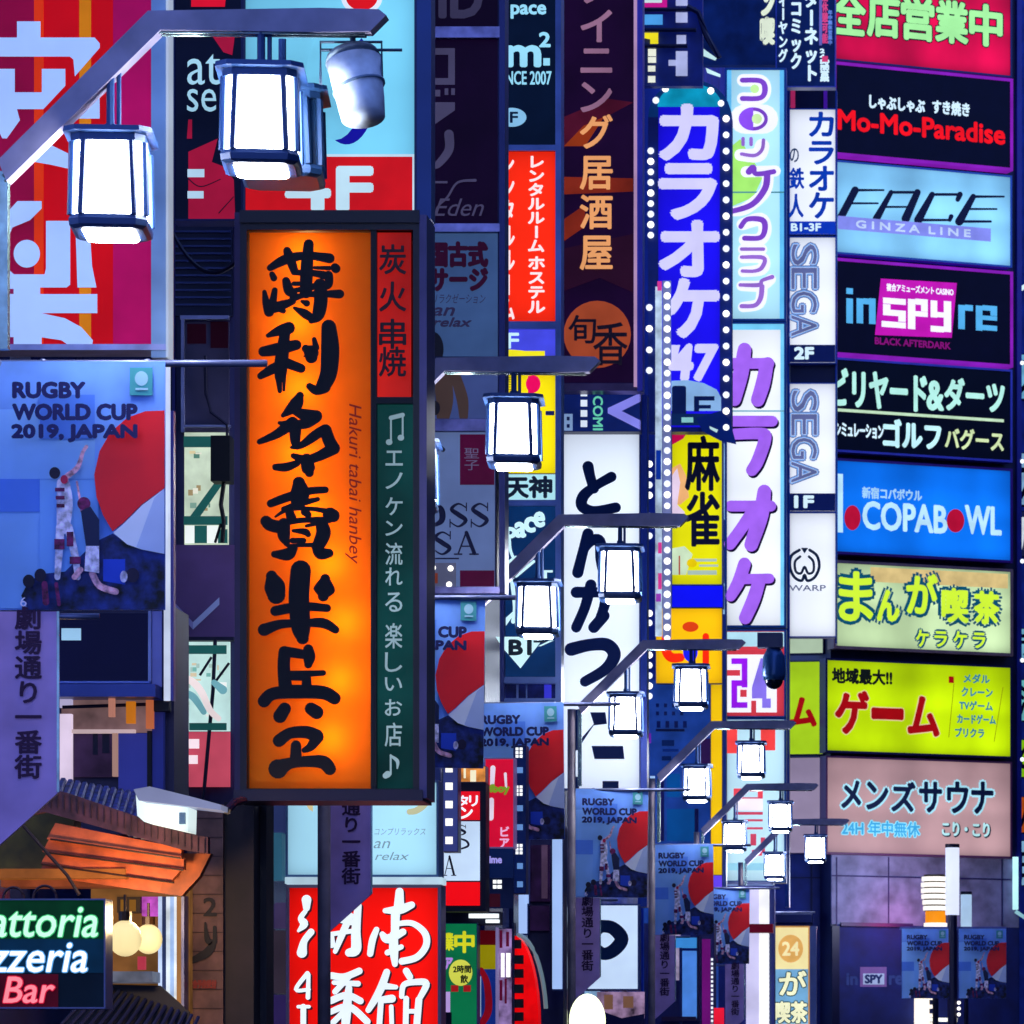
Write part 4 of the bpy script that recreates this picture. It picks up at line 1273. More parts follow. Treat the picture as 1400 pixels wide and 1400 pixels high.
for k_, q in enumerate(((1147, 258, 1208, 296), (1196, 261, 1254, 299), (1252, 264, 1312, 301), (1308, 267, 1370, 303))):
    x0, y0, x1, y1 = q
    sl = 22                      # slant of the racing letters
    top, bot = y0 + 2, y1
    if k_ == 0:
        st = [[(x0 + sl, top, 3), (x1, top, 2)], [(x0 + sl * .5, (top + bot) / 2, 2.5), (x1 - 8, (top + bot) / 2, 2)], [(x0 + sl, top, 8), (x0 + 3, bot, 8)]]
    elif k_ == 1:
        st = [[(x0 + sl, top, 3), (x1, top, 3)], [(x0 + sl * .5, (top + bot) / 2 + 2, 2.5), (x1 - 10, (top + bot) / 2 + 2, 2)], [(x0 + sl, top, 5), (x0 + 2, bot, 8)], [(x1, top, 7), (x1 - 16, bot, 9)]]
    elif k_ == 2:
        st = [[(x0 + sl, top, 3), (x1, top, 3)], [(x0 + 2, bot, 3), (x1 - 14, bot, 2.5)], [(x0 + sl, top, 6), (x0 + 3, bot, 9)], [(x1, top, 6), (x1 - 3, top + 7, 5)], [(x1 - 12, bot - 5, 5), (x1 - 14, bot, 4)]]
    else:
        st = [[(x0 + sl, top, 3), (x1 + 2, top, 2)], [(x0 + sl * .5, (top + bot) / 2, 2.5), (x1 - 8, (top + bot) / 2, 2)], [(x0 + 2, bot, 3), (x1 - 16, bot, 2.5)], [(x0 + sl, top, 6), (x0 + 3, bot, 9)]]
    s.brush(st, FB, 'lettering', scale=1.3)
s.rects([(1145, 304, 1354, 322)], M('8C94F4', e=.9), 'band')
s.text('G I N Z A  L I N E', (1170, 308, 1326, 318), M('C8DCFF', e=.95), bold=.6)
s = tsign('black tower sign framed in violet neon, square magenta emblem in its middle', 366, 490, M('06082C', e=.4), frame=NEON, w_=4)
CYL = M('58B8F0', e=.9, var=.1)
s.rects([(1157, 408, 1166, 442), (1157, 394, 1166, 402), (1171, 408, 1180, 442), (1180, 408, 1188, 416), (1188, 408, 1197, 443)], CYL, 'lettering')
s.rects([(1310, 417, 1319, 450), (1319, 417, 1330, 425), (1334, 418, 1343, 452), (1343, 418, 1363, 425), (1343, 432, 1363, 438), (1354, 425, 1363, 432), (1343, 445, 1363, 452)], CYL, 'lettering')
s.poly([(1204, 381), (1308, 387), (1301, 462), (1196, 458)], M('C814B4', e=.95), 'emblem')
s.text('複合アミューズメント CASINO', (1212, 391, 1303, 401), WG, bold=.4)
s.rects([(1207, 408, 1238, 416), (1207, 416, 1217, 424), (1207, 424, 1238, 432), (1228, 432, 1238, 440), (1205, 440, 1238, 448), (1241, 409, 1251, 450), (1251, 409, 1268, 417), (1259, 417, 1268, 426), (1251, 426, 1268, 433), (1272, 411, 1281, 434), (1281, 427, 1290, 434), (1290, 412, 1300, 454), (1272, 446, 1290, 454)], WG, 'lettering')
s.text('BLACK AFTERDARK', (1196, 465, 1299, 474), M('90107C', e=.8), bold=.5)
s = tsign('black tower sign with two rows of pale green katakana', 500, 622, M('040C28', e=.4), frame=M('5858D0', rough=.35), w_=3)
PG = M('B8F4E4', e=.97, var=.1)
s.text('ビリヤード', (1138, 508, 1266, 558), PG, bold=1.8)
s.text('&', (1268, 522, 1289, 560), PG, bold=1.8)
s.text('ダーツ', (1292, 520, 1372, 562), PG, bold=1.8)
s.rects([(1145, 566, 1372, 570)], M('C8E8C0', e=.95), 'divider')
s.text('シミュレーション', (1142, 580, 1207, 598), TW, bold=.8)
s.text('ゴルフ', (1208, 576, 1285, 612), M('C8F8FC', e=1), bold=1.8)
s.text('バグース', (1292, 588, 1371, 615), M('D8ECB0', e=.95), bold=1)
s = tsign('bright blue tower sign with pale outlined bowling letters and red pins', 637, 760, M('0C78F8', e=.9, var=.35, scale=.7, sample=True), frame=M('4A1888', rough=.4), w_=3.5)
s.text('新宿コパボウル', (1179, 668, 1260, 683), M('A8D8FC', e=.95), bold=.6)
CL = M('C0ECFF', e=.98)
s.text('COPAB', (1180, 689, 1294, 726), CL, bold=1.4)
s.text('WL', (1320, 693, 1368, 730), CL, bold=1.4)
s.disc(1306, 712, 12, 16, M('C01038', e=.9), 'pin')
s.disc(1165, 708, 11, 17, M('C01038', e=.9), 'pin')
s.rects([(1145, 648, 1152, 728)], CL, 'lettering')
s = tsign('pale yellow-green tower sign with outlined manga cafe kana', 776, 888, M('CCE8B0', e=.9, var=.4, scale=.8, sample=True), frame=M('8C6C70', rough=.4, var=.3), w_=4)
s.rects([(1190, 780, 1378, 800)], M('E8CC88', e=.85, var=.2), 'warm_band')
YG = M('D0F438', e=1, var=.05)
TE = M('0C6C90', e=.5)
for ch, q in (('ま', (1148, 783, 1192, 848)), ('ん', (1200, 808, 1228, 848)), ('が', (1240, 786, 1280, 838)), ('喫', (1288, 806, 1322, 850)), ('茶', (1332, 810, 1364, 852)), ('ケ', (1252, 862, 1268, 884)), ('ラ', (1277, 864, 1293, 884)), ('ケ', (1303, 864, 1320, 886)), ('ラ', (1329, 866, 1345, 886))):
    big = q[3] - q[1] > 30
    s.text(ch, q, TE, bold=7.0 if big else 3.6)
    s.text(ch, q, YG, bold=2.0 if big else .8)
s = tsign('lime yellow tower sign with big red game katakana', 908, 1030, M('C4E808', e=.92, var=.4, scale=.8, sample=True), x0=1131, frame=M('141448', rough=.4), w_=3)
s.text('地域最大!!', (1138, 915, 1219, 935), M('202808', rough=.6), bold=1)
RD = M('B80C14', e=.7)
PKH = M('F0D0A0', e=.9)
for ch, q in (('ゲ', (1143, 946, 1186, 1002)), ('ー', (1193, 970, 1233, 982)), ('ム', (1242, 954, 1282, 1005))):
    s.text(ch, q, PKH, bold=3.8)
    s.text(ch, q, RD, bold=2.4)
for i, t_ in enumerate(('メダル', 'クレーン', 'TVゲーム', 'カードゲーム', 'プリクラ')):
    s.text(t_, (1315 - i * 3 + 2, 922 + i * 18.5, 1352 + (0, 4, 4, 8, -8)[i], 934 + i * 18.5), M('3C98B0', e=.7), bold=.6)
s.rects([(1296, 925, 1303, 934)], RD, 'mark')
s.brush([[(1303, 935, 1), (1296, 1008, 1)], [(1370, 940, 1), (1358, 1014, 1)]], M('A8B010', e=.7), 'rule')
s = tsign('mauve beige tower sign with black outlined sauna katakana, lowest on the tower', 1040, 1168, M('C8A0A4', e=.76, var=.35, scale=.8, sample=True), x0=1131, frame=M('5C3058', rough=.4), w_=2.5)
for ch, q in zip('メンズサウナ', ((1151, 1068, 1176, 1104), (1185, 1070, 1213, 1106), (1219, 1070, 1250, 1109), (1257, 1070, 1286, 1110), (1295, 1070, 1322, 1111), (1328, 1070, 1356, 1112))):
    s.text(ch, q, M('A8E4F4', e=.95), bold=4.4)
    s.text(ch, q, M('082048', rough=.6), bold=1.5)
s.text('24H 年中無休', (1150, 1123, 1256, 1143), M('8CE0F8', e=.95), bold=2)
s.text('24H 年中無休', (1150, 1123, 1256, 1143), M('3CA8E0', e=.9), bold=.4)
s.text('こり・こり', (1288, 1126, 1352, 1144), M('183848', rough=.6), bold=1.8)
s.text('こり・こり', (1287, 1125, 1351, 1143), M('B8ECF0', e=.95), bold=.8)

# left return of the tower signs, mostly hidden by the white column
for (y0, y1, c, e_, lab) in ((872, 893, 'C0D8B8', .85, 'narrow pale green return panel beside the manga cafe sign'),
                             (905, 1031, 'B0DC20', .92, 'narrow lime return panel ending in red katakana'),
                             (1036, 1166, 'A898B8', .75, 'narrow mauve return panel behind the far lanterns')):
    s = S('sign', lab, 'sign', TY - .2, (1080, y0, 1126, y1), theta=-8)
    s.case((1078, y0, 1125, y1), M(c, e=e_, var=.2, scale=.7), 1.5, M('1C1450', rough=.4), .3)
    if y0 == 905:
        s.text('ム', (1081, 955, 1115, 992), RD, bold=2.2)
lw = S('wall', 'dark indigo wall below the narrow return panels', 'wall', TY, (1076, 1168, 1131, 1560))
lw.box((1060, 1166, 1131, 1560), 0, .4, M('1C2C7C', rough=.4, var=.25), 'wall_face')
lw.box((1060, 1199, 1131, 1201), -.02, 0, M('10184C', rough=.5), 'panel_joint')
lw.box((1108, 1168, 1111, 1560), -.02, 0, M('10184C', rough=.5), 'panel_joint')
lw.box((1040, 1248, 1111, 1251), -.4, 0, SILVER, 'canopy_edge')
lw.box((1040, 1251, 1111, 1262), -.4, 0, M('0E1850', rough=.4), 'canopy')

# far right edge: a column of small signs beyond the tower
for i, (y0, y1, c, t_, lab) in enumerate(((485, 545, '7CC8F0', 'ス', 'cyan'), (620, 690, '90C0E8', 'カ', 'pale blue'), (700, 760, '1C2450', '居', 'dark navy'), (860, 905, '80C8E8', 'ラ', 'sky blue'), (930, 985, '78D0D8', '酒', 'teal cyan'), (1012, 1062, '98E010', 'の', 'lime'), (1090, 1138, 'C85810', 'バ', 'rust orange'), (1150, 1210, '90C8F0', '白', 'light blue'))):
    s = S('sign', 'small %s sign cut by the right edge, %s from the top' % (lab, ('topmost', 'second', 'third', 'fourth', 'fifth', 'sixth', 'seventh', 'lowest')[i]), 'sign', 124, (1390, y0, 1425, y1), 'small signs at the right edge')
    s.case((1391, y0, 1425, y1), M(c, e=.75, var=.3, scale=2), 1.2, DARK, .3)
    s.text(t_, (1394, y0 + 8, 1420, y1 - 8), M('E8F4FF', e=.8) if lab == 'dark navy' else M('142048', rough=.6), bold=1)
s = S('neon_tube', 'slanted white neon tube at the right edge beside the tower', 'neon tube', 121, (1382, 380, 1420, 404))
MB().tube([(s.u(1381), 0, s.z(404)), (s.u(1420), 0, s.z(380))], 3 * s.k, 8).build('tube', M('D8F8FF', e=1.1), s.root)

# -------- right lamp pole with two banners, glowing tube lights and paper lantern stack
Yp = 90
s = S('street_lamp', 'slim right-hand pole with white upright tube light, before the tower entrance', 'street lamp', Yp, (1294, 1150, 1312, 1550))
b = MB()
b.tube([(s.u(1302), 0, s.z(1550)), (s.u(1302), 0, s.z(1250))], 6.5 * s.k, 10)
b.build('pole', M('14123C', rough=.4), s.root)
MB().tube([(s.u(1302), 0, s.z(1251)), (s.u(1302), 0, s.z(1159))], 9.5 * s.k, 14).build('tube_light', M('DCE4FF', e=1.1, var=.12, scale=1), s.root, True)
MB().tube([(s.u(1302), 0, s.z(1159)), (s.u(1302), 0, s.z(1154))], 9.8 * s.k, 14).build('cap', INK, s.root)
s.box((1230, 1267, 1376, 1271), -.03, .03, STEEL, 'banner_rod')
s.bulbs([(1311, 1371), (1311, 1379), (1311, 1387)], 2.5)
s = S('tube_light', 'shorter pale tube light standing right of the slim pole', 'tube light', 93, (1313, 1220, 1330, 1268))
MB().tube([(s.u(1321), 0, s.z(1560)), (s.u(1321), 0, s.z(1268))], 3 * s.k, 8).build('pole', INK, s.root)
MB().tube([(s.u(1321), 0, s.z(1268)), (s.u(1321), 0, s.z(1223))], 7.5 * s.k, 12).build('tube', M('B0D0F0', e=.9), s.root, True)
MB().tube([(s.u(1321), 0, s.z(1223)), (s.u(1321), 0, s.z(1219))], 7.8 * s.k, 12).build('cap', INK, s.root)
s = S('lantern', 'white ribbed lantern above an orange block, left of the slim pole', 'lantern', 94, (1258, 1195, 1298, 1270))
for i in range(6):
    MB().tube([(s.u(1278), 0, s.z(1205 + i * 8)), (s.u(1278), 0, s.z(1199 + i * 8))], (17 + (1, 2, 2, 1.5, 0, -1)[i]) * s.k, 18).build('rib', M('FFF8F0', e=1.4, sample=True), s.root)
MB().tube([(s.u(1278), 0, s.z(1246)), (s.u(1278), 0, s.z(1196))], 15 * s.k, 18).build('core', M('504838', rough=.5), s.root)
MB().tube([(s.u(1279), 0, s.z(1262)), (s.u(1279), 0, s.z(1246))], 14 * s.k, 18).build('base', M('FF9818', e=1), s.root)
MB().tube([(s.u(1279), 0, s.z(1268)), (s.u(1279), 0, s.z(1262))], 16 * s.k, 18).build('lower_light', M('FFF4E8', e=1.3), s.root)
MB().tube([(s.u(1279), 0, s.z(1560)), (s.u(1279), 0, s.z(1268))], 4 * s.k, 8).build('post', INK, s.root)
L = bpy.data.lights.new('lantern_light', 'POINT')  # added by the tower wall for pale spill, far behind the lantern
L.energy = 320
L.color = (.7, .8, 1)
L.shadow_soft_size = .9
lo = bpy.data.objects.new('lantern_light', L)
COL.objects.link(lo)
lo.location = at(1238, 1220, 112.6)
L2 = bpy.data.lights.new('neon_light', 'POINT')
L2.energy = 60
L2.color = (1, .08, .3)
L2.shadow_soft_size = .35
lo = bpy.data.objects.new('neon_light', L2)
COL.objects.link(lo)
lo.location = at(1248, 1254, 114.1)
s = S('sign', 'faint small square emblem sign glowing on the dark entrance wall', 'sign', 113.2, (1158, 1320, 1232, 1350))
s.panel((1176, 1322, 1212, 1349), M('7C5CA8', e=.7), 'emblem', 0, .05)
s.rects([(1180, 1331, 1209, 1346)], M('A8B8E8', e=.8), 'emblem_plate')
s.text('SPY', (1183, 1333, 1206, 1344), M('2C3878', rough=.6), bold=.8)
s.text('in', (1158, 1331, 1172, 1346), M('3C4C98', e=.5), bold=.8)
s.text('re', (1216, 1334, 1234, 1346), M('3C4C98', e=.5), bold=.8)
for (px0, nm) in ((1232, 'rugby banner left of the slim right-hand pole'), (1310, 'rugby banner right of the slim right-hand pole')):
    q = copy_tree(BAN.root)
    f_ = 64.0 / 231 * Yp / Y0
    q.scale = (f_, f_, f_)
    q.location = at(px0 + 34, 1365, Yp - .05)
    q['label'] = nm

# ================================================================ LEFT, between banner and orange sign
s = S('facade', 'narrow dim facade with two lit windows, left of the orange sign', 'facade', 35.6, (236, 300, 344, 1110))
s.box((226, 296, 348, 1140), .03, .4, M('2A2A5C', rough=.5, var=.35, scale=1.5), 'wall')
s.box((238, 300, 318, 432), -.01, .03, M('131C44', rough=.4, var=.3), 'dark_panel')
for i in range(11):
    s.box((240, 316 + i * 10, 316, 318.5 + i * 10), -.03, -.01, M('2C3A78', rough=.4), 'louvre')
s.box((252, 440, 313, 590), 0, .03, M('3C3858', rough=.45, var=.35), 'blind_panel')
s.rects([(256, 443, 282, 470), (288, 440, 312, 476)], M('500830', rough=.5, e=.06), 'maroon_glass')
s.box((248, 433, 314, 438), -.06, 0, SILVER, 'lintel')
s.box((249, 438, 253, 592), -.05, 0, SILVER, 'mullion')
s.box((253, 582, 316, 585), -.05, 0, SILVER, 'sill')
b = MB().tube([(s.u(282), -.05, s.z(488)), (s.u(283), -.05, s.z(540)), (s.u(290), -.05, s.z(565)), (s.u(312), -.05, s.z(582)), (s.u(312), -.05, s.z(600))], .012, 6)
b.build('cable', INK, s.root)
TEAL = M('2C7C78', e=.35, var=.2)
CRM = M('D8E4CC', e=.85, var=.45, scale=7)
w1 = s.box((253, 592, 313, 745), -.03, 0, M('CFE0C8', e=.85, var=.2, scale=6), 'window')
rr = random.Random(3)
for i in range(26):
    x, y = rr.uniform(254, 296), rr.uniform(614, 700)
    s.rects([(x, y, x + rr.uniform(2, 9), y + rr.uniform(2, 8))], M(rr.choice(('5C8C7C', 'E8D8A8', 'A8946C', 'F4F4E0', '88B0A0', 'C8B888')), e=.8), 'interior_item')
s.rects([(253, 598, 292, 613), (253, 707, 313, 719)], TEAL, 'window_frame')
s.poly([(262, 707), (300, 655), (312, 655), (276, 707)], TEAL, 'window_frame')
s.rects([(255, 720, 268, 744), (285, 720, 300, 744)], M('F0F8F4', e=.95), 'pane')
s.rects([(268, 720, 285, 744), (300, 725, 313, 744)], TEAL, 'window_frame')
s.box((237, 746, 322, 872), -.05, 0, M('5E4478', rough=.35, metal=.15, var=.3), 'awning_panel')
s.poly([(238, 822), (266, 852), (266, 862), (238, 830)], M('9890C0', rough=.3, metal=.4), 'crease')  # highlights along the V fold painted as pale strips
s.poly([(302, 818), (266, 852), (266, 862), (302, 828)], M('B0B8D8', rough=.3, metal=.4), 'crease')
s.box((236, 872, 322, 877), -.08, 0, INK, 'ledge')
s.box((249, 878, 315, 1000), -.03, 0, M('C4E8E4', e=.92, var=.15, scale=5), 'window')
for i in range(16):
    x, y = rr.uniform(254, 304), rr.uniform(898, 982)
    s.rects([(x, y, x + rr.uniform(2, 10), y + rr.uniform(2, 7))], M(rr.choice(('78B8B0', 'F8FCF8', 'A8C8C0', 'E8F4F0', 'D8C8A8')), e=.9), 'interior_item')
s.rects([(253, 884, 313, 896), (262, 990, 313, 1000)], TEAL, 'window_frame')
s.brush([[(250, 925, 9), (268, 935, 10), (280, 950, 10), (290, 972, 9), (302, 984, 8)]], M('F4E4E4', e=.97), 'curved_print')
s.brush([[(254, 948, 8), (268, 955, 10), (282, 975, 8)], [(296, 935, 8), (308, 945, 12)]], M('78B8C4', e=.8), 'curved_print')
pk = s.box((249, 1001, 315, 1076), -.03, 0, M('D05068', e=.8, var=.3, scale=2), 'pink_panel')
s.rects([(253, 1012, 276, 1025), (253, 1034, 274, 1046)], M('FFE8F0', e=1), 'lettering')
s.box((248, 878, 253, 1080), -.06, -.03, M('C8D8FF', e=.7), 'edge_light')
b = MB()
b.tube([(s.u(297), -.09, s.z(876)), (s.u(294), -.09, s.z(945)), (s.u(282), -.09, s.z(1080)), (s.u(276), -.09, s.z(1130))], .014, 6)
b.tube([(s.u(294), -.09, s.z(938)), (s.u(316), -.09, s.z(908))], .01, 6)
b.tube([(s.u(276), -.09, s.z(925)), (s.u(292), -.09, s.z(900))], .01, 6)
b.build('cable', INK, s.root)
s.box((236, 300, 240, 1100), -.02, .02, M('2A2478', rough=.4), 'corner_strip')
s = S('junction_box', 'black junction box with dangling cables on the lit window', 'junction box', 35.3, (291, 598, 317, 660))
s.box((291, 598, 317, 660), -.1, .1, BLACK, 'box')
MB().tube([(s.u(306), 0, s.z(660)), (s.u(302), 0, s.z(690)), (s.u(306), 0, s.z(712)), (s.u(304), 0, s.z(742))], .016, 6).build('cable', BLACK, s.root)
MB().tube([(s.u(302), 0, s.z(716)), (s.u(294), 0, s.z(742))], .01, 6).build('cable', BLACK, s.root)

# ================================================================ BOTTOM LEFT shop
Ys = 31
s = S('shop_front', 'upper shop front with dark navy pane, blue ledge and orange tags', 'shop front', Ys, (60, 835, 236, 1130))
s.box((40, 828, 236, 1140), .05, .6, M('2A2650', rough=.5, var=.3), 'wall')
s.box((60, 838, 204, 934), .02, .05, M('05053C', rough=.15, e=.4), 'window')
s.box((84, 859, 110, 875), 0, .02, M('A0D0F4', e=.85), 'notice')
s.box((204, 836, 222, 956), -.02, .05, M('7878B0', rough=.35, metal=.3, var=.4), 'side_frame')
s.box((204, 836, 208, 940), -.04, -.02, SILVER, 'side_frame')
s.box((60, 940, 222, 957), -.25, .05, M('3C54B4', rough=.35, var=.3), 'ledge')
s.box((60, 933, 208, 936), -.1, 0, M('7890E0', rough=.35), 'ledge')
s.box((84, 957, 206, 1001), 0, .05, M('B08888', e=.35, rough=.6, var=.5, scale=4), 'inner_wall')
s.box((84, 998, 186, 1003), -.05, 0, M('F0D0D0', e=.6), 'shelf')
s.box((100, 1003, 160, 1062), 0, .05, M('4C3460', e=.3, var=.5, scale=4), 'inner_wall')
s.rects([(127, 1003, 134, 1032), (140, 1003, 150, 1030)], INK, 'mullion')
s.box((155, 1003, 162, 1062), -.04, 0, M('D8A898', e=.5), 'window_frame')
s.box((163, 1003, 203, 1118), -.03, .05, M('4850B8', e=.2, base=.7, var=.2), 'blue_panel')
s.box((203, 1000, 209, 1118), -.05, .05, BLACK, 'post')
s.box((209, 957, 224, 1118), -.02, .05, M('3C48B0', e=.15, base=.6), 'blue_panel')
s.box((82, 977, 100, 1072), -.06, 0, M('E8D4EC', e=.85, var=.2, scale=3), 'white_curtain')
s.box((82, 957, 100, 968), -.06, 0, M('C8C0E8', e=.7), 'white_curtain')
for r, c in (((153, 957, 161, 982), 'F0A088'), ((177, 961, 189, 991), 'F48C18'), ((204, 959, 214, 998), 'E07848')):
    s.box(r, -.12, -.08, M(c, e=.6, var=.2), 'hanging_tag')
b = MB().tube([(s.u(88), -.06, s.z(968)), (s.u(205), -.06, s.z(964))], .012, 6)
b.build('rail', INK, s.root)
s.box((212, 959, 234, 974), -.1, 0, BLACK, 'lamp_cover')
s = S('pipe', 'bright white vertical pipe along the right edge of the nearest banner', 'pipe', 29, (223, 492, 234, 958))
MB().tube([(s.u(228.5), 0, s.z(958)), (s.u(228.5), 0, s.z(492))], 4.6 * s.k, 12).build('tube', M('D8E4FF', e=.85, rough=.25, metal=.4, var=.2, scale=3), s.root, True)  # silver pipe, emission put in for the light on it
MB().box(s.u(234), s.u(238), -.02, .05, s.z(958), s.z(562)).build('fin', M('4A4494', rough=.4), s.root)

# tiled roof edge, wooden canopy, white fixture
s = S('canopy', 'orange wooden eave with dark fascia and bluish tiles over the lanterns', 'canopy', 29.5, (0, 1060, 300, 1225))
s.Y = 29.5
TILE = M('3A4684', rough=.35, var=.7, scale=22)
b = MB()
for i in range(14):
    x0 = 82 + i * 9
    b.tube([(s.u(x0), .1 + .02 * i, s.z(1066 + i * 1.5)), (s.u(x0 + 12), -.35, s.z(1094 + i * 4.6))], 5 * s.k, 6)
b.build('tile', TILE, s.root)
MB().prism([s.P(*p) for p in ((60, 1080), (110, 1090), (275, 1146), (300, 1150), (300, 1172), (262, 1166), (80, 1116), (60, 1120))], -.42, -.34).build('fascia', M('4A2A34', rough=.55, var=.5, scale=12), s.root)
WD = M('B4562C', rough=.5, var=.35, scale=9)
for i, q in enumerate((((92, 1130), (262, 1164), (262, 1178), (80, 1152)), ((80, 1150), (262, 1176), (262, 1192), (70, 1168)), ((74, 1166), (255, 1190), (240, 1208), (64, 1182)), ((64, 1181), (240, 1206), (224, 1222), (56, 1198)))):
    MB().prism([s.P(*p) for p in q], -.36 + .09 * i, -.28 + .09 * i).build('plank', WD, s.root)
MB().prism([s.P(*p) for p in ((236, 1168), (292, 1168), (276, 1200), (252, 1226), (222, 1222))], -.1, 0).build('plank', M('A04C1C', rough=.5, var=.4, scale=9), s.root)
for i, (p, q) in enumerate((((86, 1152), (262, 1178)), ((76, 1169), (262, 1193)), ((66, 1184), (246, 1209)))):
    MB().tube([(s.u(p[0]), -.38 + .09 * i, s.z(p[1])), (s.u(q[0]), -.38 + .09 * i, s.z(q[1]))], 1.5 * s.k, 6).build('batten', M('2C120C', rough=.6), s.root)
for i in range(26):
    x = 70 + i * 9
    y0 = 1089 + max(0, (x - 100)) * .315
    s.box((x, y0 + 3, x + 1.2, y0 + 22), -.428, -.42, M('2E1620', rough=.6), 'fascia_groove')
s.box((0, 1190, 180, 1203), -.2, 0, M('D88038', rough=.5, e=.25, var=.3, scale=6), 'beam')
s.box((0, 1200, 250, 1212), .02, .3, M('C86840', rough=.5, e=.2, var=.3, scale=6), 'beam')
MB().prism([s.P(*p) for p in ((-10, 1100), (100, 1092), (96, 1140), (66, 1186), (-10, 1192))], .1, .3).build('olive_wall', M('6A5A18', rough=.6, var=.4, scale=6), s.root)
b = MB().tube([(s.u(40), -.45, s.z(1121)), (s.u(78), -.45, s.z(1164)), (s.u(112), -.45, s.z(1202)), (s.u(128), -.45, s.z(1228))], .011, 6)
b.build('chain', M('3A3030', rough=.5, metal=.5), s.root)

s = S('floodlight', 'white slanted floodlight fixture above the wooden canopy', 'floodlight', 29, (194, 1078, 312, 1142))
MB().prism([s.P(*p) for p in ((193, 1083), (215, 1079), (268, 1092), (312, 1104), (311, 1111), (265, 1106), (200, 1098))], -.25, .1).build('hood', M('B0B8E0', rough=.35, e=.4), s.root)
MB().prism([s.P(*p) for p in ((194, 1090), (204, 1100), (266, 1107), (265, 1140), (205, 1126), (196, 1118))], -.2, .08).build('lens', M('E8FCFC', e=1.1, sample=True), s.root)
s.box((254, 1114, 262, 1130), -.23, -.2, M('7CA0A8', rough=.4), 'label_plate')
MB().tube([(s.u(310), 0, s.z(1108)), (s.u(316), .1, s.z(1096)), (s.u(322), .3, s.z(1090))], .025, 8).build('bracket', INK, s.root)

s = S('sign', 'black neon sign with handwritten green, white and red words, lower left corner', 'sign', 28, (-60, 1230, 145, 1378))
s.case((-60, 1231, 143, 1377), M('061830', e=.5, var=.4), 2.2, M('585C88', rough=.35), .2, )
s.rects([(-60, 1231, 143, 1284)], M('044424', e=.5, var=.4, scale=3), 'green_ground')  # neon glow behind each word painted as a coloured ground
s.rects([(-60, 1284, 143, 1330)], M('063458', e=.5, var=.4, scale=3), 'blue_ground')  # painted glow of the blue-white word
s.rects([(-60, 1332, 80, 1377)], M('5C0420', e=.5, var=.5, scale=3), 'red_ground')


def neon(txt, r, c1, c2):
    s.text(txt, r, c1, bold=2.0, shear=.2)  # wider copy paints the halo around the tube
    s.text(txt, r, c2, bold=.5, shear=.2)


neon('Trattoria', (-62, 1238, 134, 1281), M('40C878', e=.8), M('C8FFDC', e=1.1))
neon('Pizzeria', (-52, 1287, 120, 1329), M('60B0F0', e=.9), M('FFFFFF', e=1.15))
neon('Bar', (6, 1336, 76, 1371), M('E01C40', e=.85), M('FF8C98', e=1.05))
for (cx_, r_) in ((16, 14), (59, 16)):
    b = MB()
    b.tube([(s.u(cx_ + r_ * math.cos(R(a))), .05, s.z(1228 - r_ * 1.1 * math.sin(R(a)))) for a in range(0, 181, 15)], 2 * s.k, 6)
    b.build('scroll_hanger', M('3C1C20', rough=.5), s.root)
GLB = M('FFE8A8', e=1.02, var=.12, scale=5, sample=True)
for (px, py, r_, Yg, lab) in ((171, 1283, 23, 28.6, 'larger cream globe lamp beside the neon sign'), (203, 1284, 19, 29.4, 'smaller cream globe lamp, behind the larger one')):
    o = empty('globe_lamp', at(px, py + r_, Yg), lab, 'globe lamp', 'cream globe lamps at the shop')
    kk = Yg / F
    g_ = sphere(r_ * kk, 20, 14, 1.08).build('globe', GLB, o, True)
    g_.location = (0, 0, r_ * kk)
    MB().tube([(0, 0, 2.05 * r_ * kk), (0, 0, 2.6 * r_ * kk)], 9 * kk, 10).tube([(0, 0, 2.6 * r_ * kk), (0, 0, 3.6 * r_ * kk)], 2 * kk, 6).build('fitting', M('3C2410', rough=.4), o)
L = bpy.data.lights.new('globe_light', 'POINT')
L.energy = 50
L.color = (1, .66, .32)
L.shadow_soft_size = .1
lo = bpy.data.objects.new('globe_light', L)
COL.objects.link(lo)
lo.location = at(186, 1262, 28.7)
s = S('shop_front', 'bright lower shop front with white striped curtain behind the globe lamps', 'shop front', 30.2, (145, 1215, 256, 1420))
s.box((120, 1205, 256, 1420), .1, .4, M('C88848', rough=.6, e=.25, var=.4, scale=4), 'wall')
s.box((160, 1226, 192, 1248), .0, .1, M('382410', rough=.5), 'dark_frame')
s.rects([(165, 1230, 173, 1246), (177, 1230, 186, 1246)], M('B07828', e=.4), 'pane')
s.box((194, 1226, 216, 1252), .0, .1, M('D058D0', e=.8, var=.5, scale=12), 'pink_poster')
for i, c in enumerate(('C8DCFF', '3C4C80', 'E8F4FF', 'A8C8F8', 'F0F8FF')):
    s.box((217 + i * 5.2, 1226, 222.2 + i * 5.2, 1400), -.02 + .006 * i, .1, M(c, e=.95 if c != '3C4C80' else .5, var=.3, scale=6), 'curtain_stripe')
s.box((243, 1226, 250, 1400), -.04, .1, M('D89858', rough=.5, e=.4), 'door_frame')
s.box((250, 1225, 254, 1400), -.06, .1, SILVER, 'door_frame')
s.box((145, 1330, 220, 1344), -.3, .1, M('98A8C8', rough=.35, e=.2, var=.4, scale=6), 'counter')
s.box((190, 1308, 200, 1326), -.05, .0, M('C83C50', e=.7), 'red_can')
b = MB()
for i in range(16):
    b.tube([(s.u(140 + i * 9), -.1, s.z(1346 + i * 3)), (s.u(90 + i * 11), -.5, s.z(1420 + i * 3))], 2.6 * s.k, 6)
b.build('awning', M('22264C', rough=.45), s.root)
